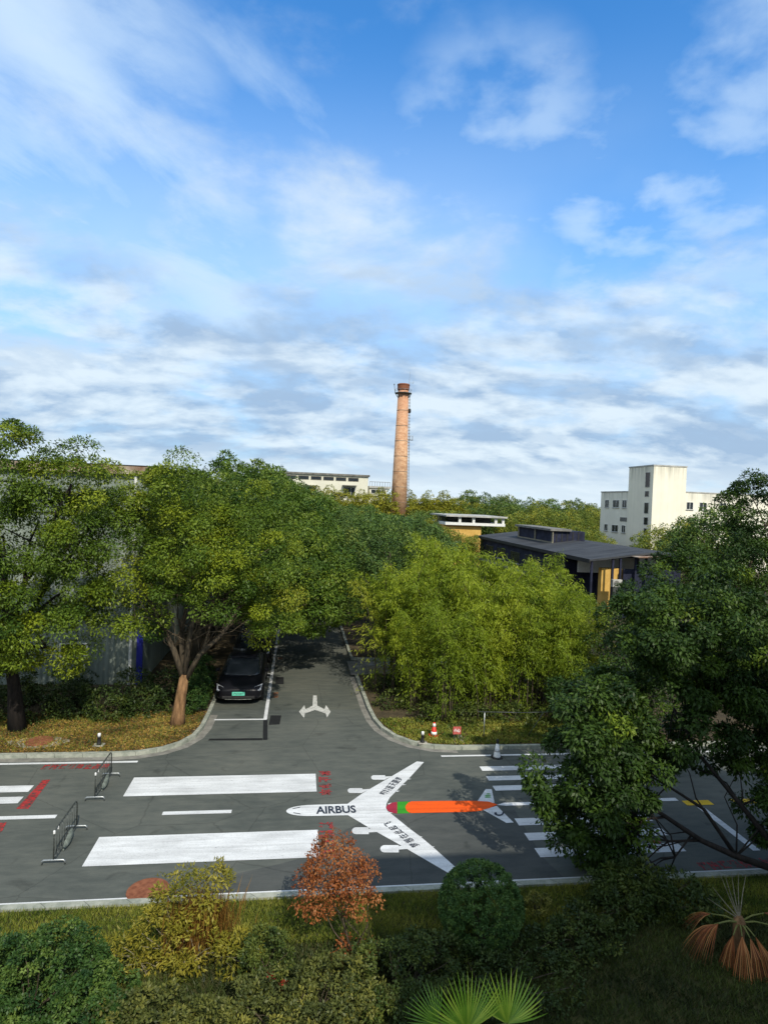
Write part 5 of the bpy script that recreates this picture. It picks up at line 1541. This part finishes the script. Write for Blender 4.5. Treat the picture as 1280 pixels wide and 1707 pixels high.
# the yellow shrub with brown reeds
r = bush('yellow_shrub', (-1.6, 11.1, ZN), [(-1.75, 11.1, 1.05, .5, .4, .42), (-2.15, 11.0, .55, .42, .4, .42), (-1.35, 11.2, 1.2, .42, .4, .32), (-1.5, 10.7, .5, .5, .35, .4), (-.75, 10.7, .35, .35, .3, .35), (-2.7, 10.6, .4, .3, .3, .3)], M['shrub_yellow'],
         'tall loose yellow-green shrub with brown stalks before the near kerb', leaf=(.085, .026), k=34, cr=.15, dens=20, tint=.42, stems=7, stem_mat=M['wood'])
n = 900
bx = np.array([.15, -.05, .1]) + rng.normal(size=(n, 3)) * np.array([.28, .16, .05]); bx[:, 2] = rng.uniform(.05, .7, n)
leaf_object('dry_reeds', bx, rng.normal(size=(n, 3)) + np.array([0, -1, 0]), rng.normal(size=(n, 3)) * .16 + np.array([.1, 0, 1]), rng.uniform(.35, .75, n), .014, rng.random(n), M['reed_brown'], r)
# copper leaved small tree
tree('copper_tree', (1.25, 10.9, ZN), [(.92, 11.0, 1.68, .5, .45, .42), (.6, 10.95, 1.25, .4, .4, .42), (1.3, 10.95, 1.25, .4, .4, .42), (1.2, 10.7, .25, .25, .2, .16), (1.55, 10.75, .22, .14, .12, .1)],
     [(1.25, 10.9, .0), (1.15, 10.92, .35), (1.05, 10.94, .7)], M['copper_leaf'], M['bark_grey'], 'small tree of dead copper-brown leaves before the painted aeroplane', leaf=(.055, .028), k=26, cr=.15, dens=38, r0=.025, inner=.35, tint=.5,
     limbs=[([(1.2, 10.9, .1), (.9, 10.9, .5), (.7, 10.92, .9)], .015, .008), ([(1.25, 10.9, .1), (1.5, 10.9, .55), (1.5, 10.92, 1.0)], .015, .008)])


# fan palms
def fan(parent, hub, d, up, R, nseg, spread, mat, droop=.25, w=.035, stalk=None, name='frond', tint=(.3, .9), sag=0.0):
    d = np.array(d, float); d /= np.linalg.norm(d)
    up = np.array(up, float); s = np.cross(d, up); s /= np.linalg.norm(s)
    up = np.cross(s, d)
    vs, fs, tn = [], [], []
    for i in range(nseg):
        a = -spread + 2 * spread * i / (nseg - 1)
        dir_ = d * math.cos(a) + s * math.sin(a)
        sd = -d * math.sin(a) + s * math.cos(a)
        L_ = R * rng.uniform(.88, 1.05) * (1 - .12 * abs(a) / spread)
        n0 = len(vs)
        prev = np.array(hub, float)
        for j, t_ in enumerate((0.02, .35, .62, .85, 1.0)):
            p = np.array(hub) + dir_ * L_ * t_ - up * droop * L_ * t_ ** 2.6 + np.array([0, 0, -1.5 * sag * L_ * t_ ** 2])
            ww = w * (.25 + 1.1 * t_ if t_ < .5 else .8 * (1 - t_) / .5 + .06) * R
            vs += [tuple(p - sd * ww + up * ww * .35), tuple(p - up * ww * .15), tuple(p + sd * ww + up * ww * .35)]
        for j in range(4):
            q = n0 + j * 3
            fs += [(q, q + 1, q + 4, q + 3), (q + 1, q + 2, q + 5, q + 4)]
        tn += [rng.uniform(*tint)] * 8
    me = bpy.data.meshes.new(name)
    me.from_pydata(vs, [], fs)
    a = me.attributes.new('tint', 'FLOAT', 'FACE'); a.data.foreach_set('value', np.array(tn, np.float32))
    me.materials.append(mat)
    o = bpy.data.objects.new(name, me); COL.objects.link(o); o.parent = parent
    if stalk is not None:
        MB().tube([stalk, (np.array(stalk) + np.array(hub)) / 2 + np.array([0, 0, .04]), hub], [.018, .014, .009], 6).build('stalk', M['palm_stalk'], o)
    return o


M['palm_stalk'] = surf('palm_stalk', (.1, .12, .03), (.2, .2, .06), scale=5)
bp_ = at(790, 1715, 8.6)
r = thing('fan_palm', (bp_.x, 8.6, ZN), 'bright green fan palm with three spread fronds at the bottom edge', 'palm')
MB().lathe([(.1, 0), (.09, .3), (.07, .5)], 12).build('trunk', M['bark_grey'], r)
cz = at(790, 1712, 8.6).z - ZN
fan(r, (-.12, -.05, cz), (-.12, .05, 1), (.1, -1, .25), .8, 28, rad(78), M['palm_leaf'], .12, .03, (0, 0, .4))
fan(r, (.52, .05, cz - .04), (.18, .1, 1), (-.1, -1, .2), .72, 22, rad(72), M['palm_leaf'], .15, .034, (0, 0, .4))
fan(r, (-.5, .15, cz - .05), (-.75, .15, .75), (.2, -1, .4), .55, 18, rad(60), M['palm_leaf'], .2, .03, (0, 0, .4), tint=(.0, .45))
for i in range(2): fan(r, (-.75 - .1 * i, -.1, cz - .16 - .05 * i), (-1, -.2, .35 - .4 * i), (0, -.6, 1), .4, 9, rad(38), M['dead_leaf'], .2, .03, (-.1, 0, .3), tint=(.5, 1), name='dry_frond')
# the withered palm
bp_ = G(1240, 1575)
dx_, dy_ = 8.35, 10.3
r = thing('withered_palm', (dx_, dy_, ZN), 'withered palm with drooping orange-brown dead fronds under the leaning tree', 'palm')
MB().lathe([(.09, 0), (.1, .3), (.11, .62), (.05, .72)], 12).build('trunk', M['bark'], r)
hub0 = np.array((0, 0, .6))
for ang, el, ln, R_, sag in ((185, .05, .55, .62, .35), (200, .25, .62, .6, .5), (165, .2, .5, .5, .3), (265, -.2, .32, .75, 1.0), (240, -.1, .35, .7, .9), (290, -.25, .3, .75, 1.0), (330, .2, .5, .55, .8), (0, .3, .5, .55, .7), (215, -.35, .3, .6, .9)):
    a = rad(ang); d = np.array((math.cos(a), math.sin(a), el))
    h = hub0 + d * ln
    fan(r, tuple(h), d + np.array((0, 0, -.15)), (0, 0, 1), R_, 11, rad(24), M['dead_leaf'], .25, .016, tuple(hub0), name='dead_frond', tint=(.05, .95), sag=sag)
mb = MB()
for i in range(9):
    a = rng.uniform(1.2, 2.9); mb.tube([(0, 0, .66), (.35 * math.cos(a), .1, .66 + .45 * math.sin(a)), (.6 * math.cos(a), .15, .66 + .8 * math.sin(a))], [.01, .007, .003], 5)
mb.build('bare_stalks', M['wood'], r)

# hedge beside the car, left understorey with the crowns' shade put into its leaf colour
bush('verge_hedge', (-3.55, 24.4, Z_VERGE), [(-3.55, 23.7, .6, .4, .6, .75), (-3.6, 24.8, .7, .45, .8, .8), (-3.65, 26.2, .7, .45, .9, .8)], M['shrub_green'], 'green clipped hedge between the big trunk and the black car', 'hedge', leaf=(.07, .035), k=50, cr=.14, dens=20)
for i, (x_, y_, s_) in enumerate(((-5.4, 23.6, .9), (-6.6, 23.2, 1.0), (-7.8, 23.4, 1.1), (-9.1, 23.2, 1.1), (-10.4, 23.3, 1.1), (-6.0, 24.8, 1.3), (-8.4, 25.0, 1.3), (-10.4, 25, 1.3), (-4.6, 25.2, 1.3))):
    bush('understorey_shrub', (x_, y_, Z_VERGE), [(x_, y_, .45 * s_, .8, .6, .6 * s_), (x_ + .4, y_ - .3, .3 * s_, .6, .5, .4 * s_)], M['shrub_dark'], 'dark leafy shrub in the shade below the warehouse wall', group='shrubs in the shade below the warehouse',
         leaf=(.12, .05), k=36, cr=.2, dens=9, tint=.5 if i % 2 else .3)
for i, (x_, y_) in enumerate(((5.2, 22.4), (5.9, 23.2), (7.4, 23.0), (9.0, 23.1), (6.6, 22.2), (8.2, 22.2), (9.8, 22.3), (4.0, 24.0), (3.9, 26.0))):
    bush('understorey_shrub', (x_, y_, Z_VERGE), [(x_, y_, .3, .7, .5, .4)], M['shrub_dark'], 'low dark shrub at the foot of the bamboo', group='low shrubs at the foot of the bamboo', leaf=(.1, .045), k=36, cr=.18, dens=10, tint=.6)


# ---- loose ground cover
def scatter(name, n, gen, mat, L_, W_, label, kind_cat, tilt=.6, zb=Z_VERGE, droop=0.0, up=1.0, parent=None):
    P = gen(n)
    n = len(P)
    P = np.column_stack([P, np.full(n, zb)])
    d = rng.normal(size=(n, 3)) * np.array([1, 1, .2])
    A = unit(d) * tilt + np.array([0, 0, up])
    T = rng.normal(.5, .2, n) + .35 * np.sin(P[:, 0] * 2.1 + 1.7 * np.sin(P[:, 1] * 2.7)) * np.sin(P[:, 1] * 3.1)
    o = leaf_object(name, P, rng.normal(size=(n, 3)) + np.array([0, 0, .8]), A, rng.uniform(.6, 1.3, n) * L_, W_, T, mat)
    tag(o, label, kind_cat, kind='stuff')
    return o


def inpoly(P, poly):
    x_, y_ = P[:, 0], P[:, 1]
    ins = np.zeros(len(P), bool)
    j = len(poly) - 1
    for i in range(len(poly)):
        xi, yi = poly[i]; xj, yj = poly[j]
        c = ((yi > y_) != (yj > y_)) & (x_ < (xj - xi) * (y_ - yi) / (yj - yi + 1e-12) + xi)
        ins ^= c
        j = i
    return ins


def region(x0, x1, y0, y1, poly=None):
    def g_(n):
        P = np.column_stack([rng.uniform(x0, x1, n), rng.uniform(y0, y1, n)])
        return P[inpoly(P, poly)] if poly else P
    return g_


polyL = [(-70, 30)] + [(p[0] + 0, p[1]) for p in offset(KL, .18)[:-1]] + [(-3.1, 30)]
polyR = [(70, 28)] + offset(KR, -.18)
scatter('fallen_leaves', 26000, region(-12, -3, 20, 23.6, polyL), M['litter'], .075, .04, 'yellow-brown fallen leaves and dry grass on the corner verge', 'fallen leaves', tilt=1.0, up=.25)
scatter('grass', 9000, region(-12, -3, 20, 23.4, polyL), M['grass_near'], .12, .012, 'sparse dry grass on the corner verge', 'grass', tilt=.6)
scatter('ground_cover', 16000, region(3, 12, 20, 22.6, polyR), M['grass_near'], .12, .03, 'yellowish ground cover plants on the verge before the bamboo', 'ground cover', tilt=.8, up=.8)
scatter('fallen_leaves', 9000, region(3, 12, 20, 22.4, polyR), M['litter'], .07, .035, 'dry leaves on the verge before the bamboo', 'fallen leaves', tilt=1.0, up=.3)
scatter('grass', 70000, region(-8, 14, 11.2, 12.5), M['grass_near'], .1, .011, 'yellow-green rough grass along the near kerb', 'grass', zb=ZN, tilt=.6)
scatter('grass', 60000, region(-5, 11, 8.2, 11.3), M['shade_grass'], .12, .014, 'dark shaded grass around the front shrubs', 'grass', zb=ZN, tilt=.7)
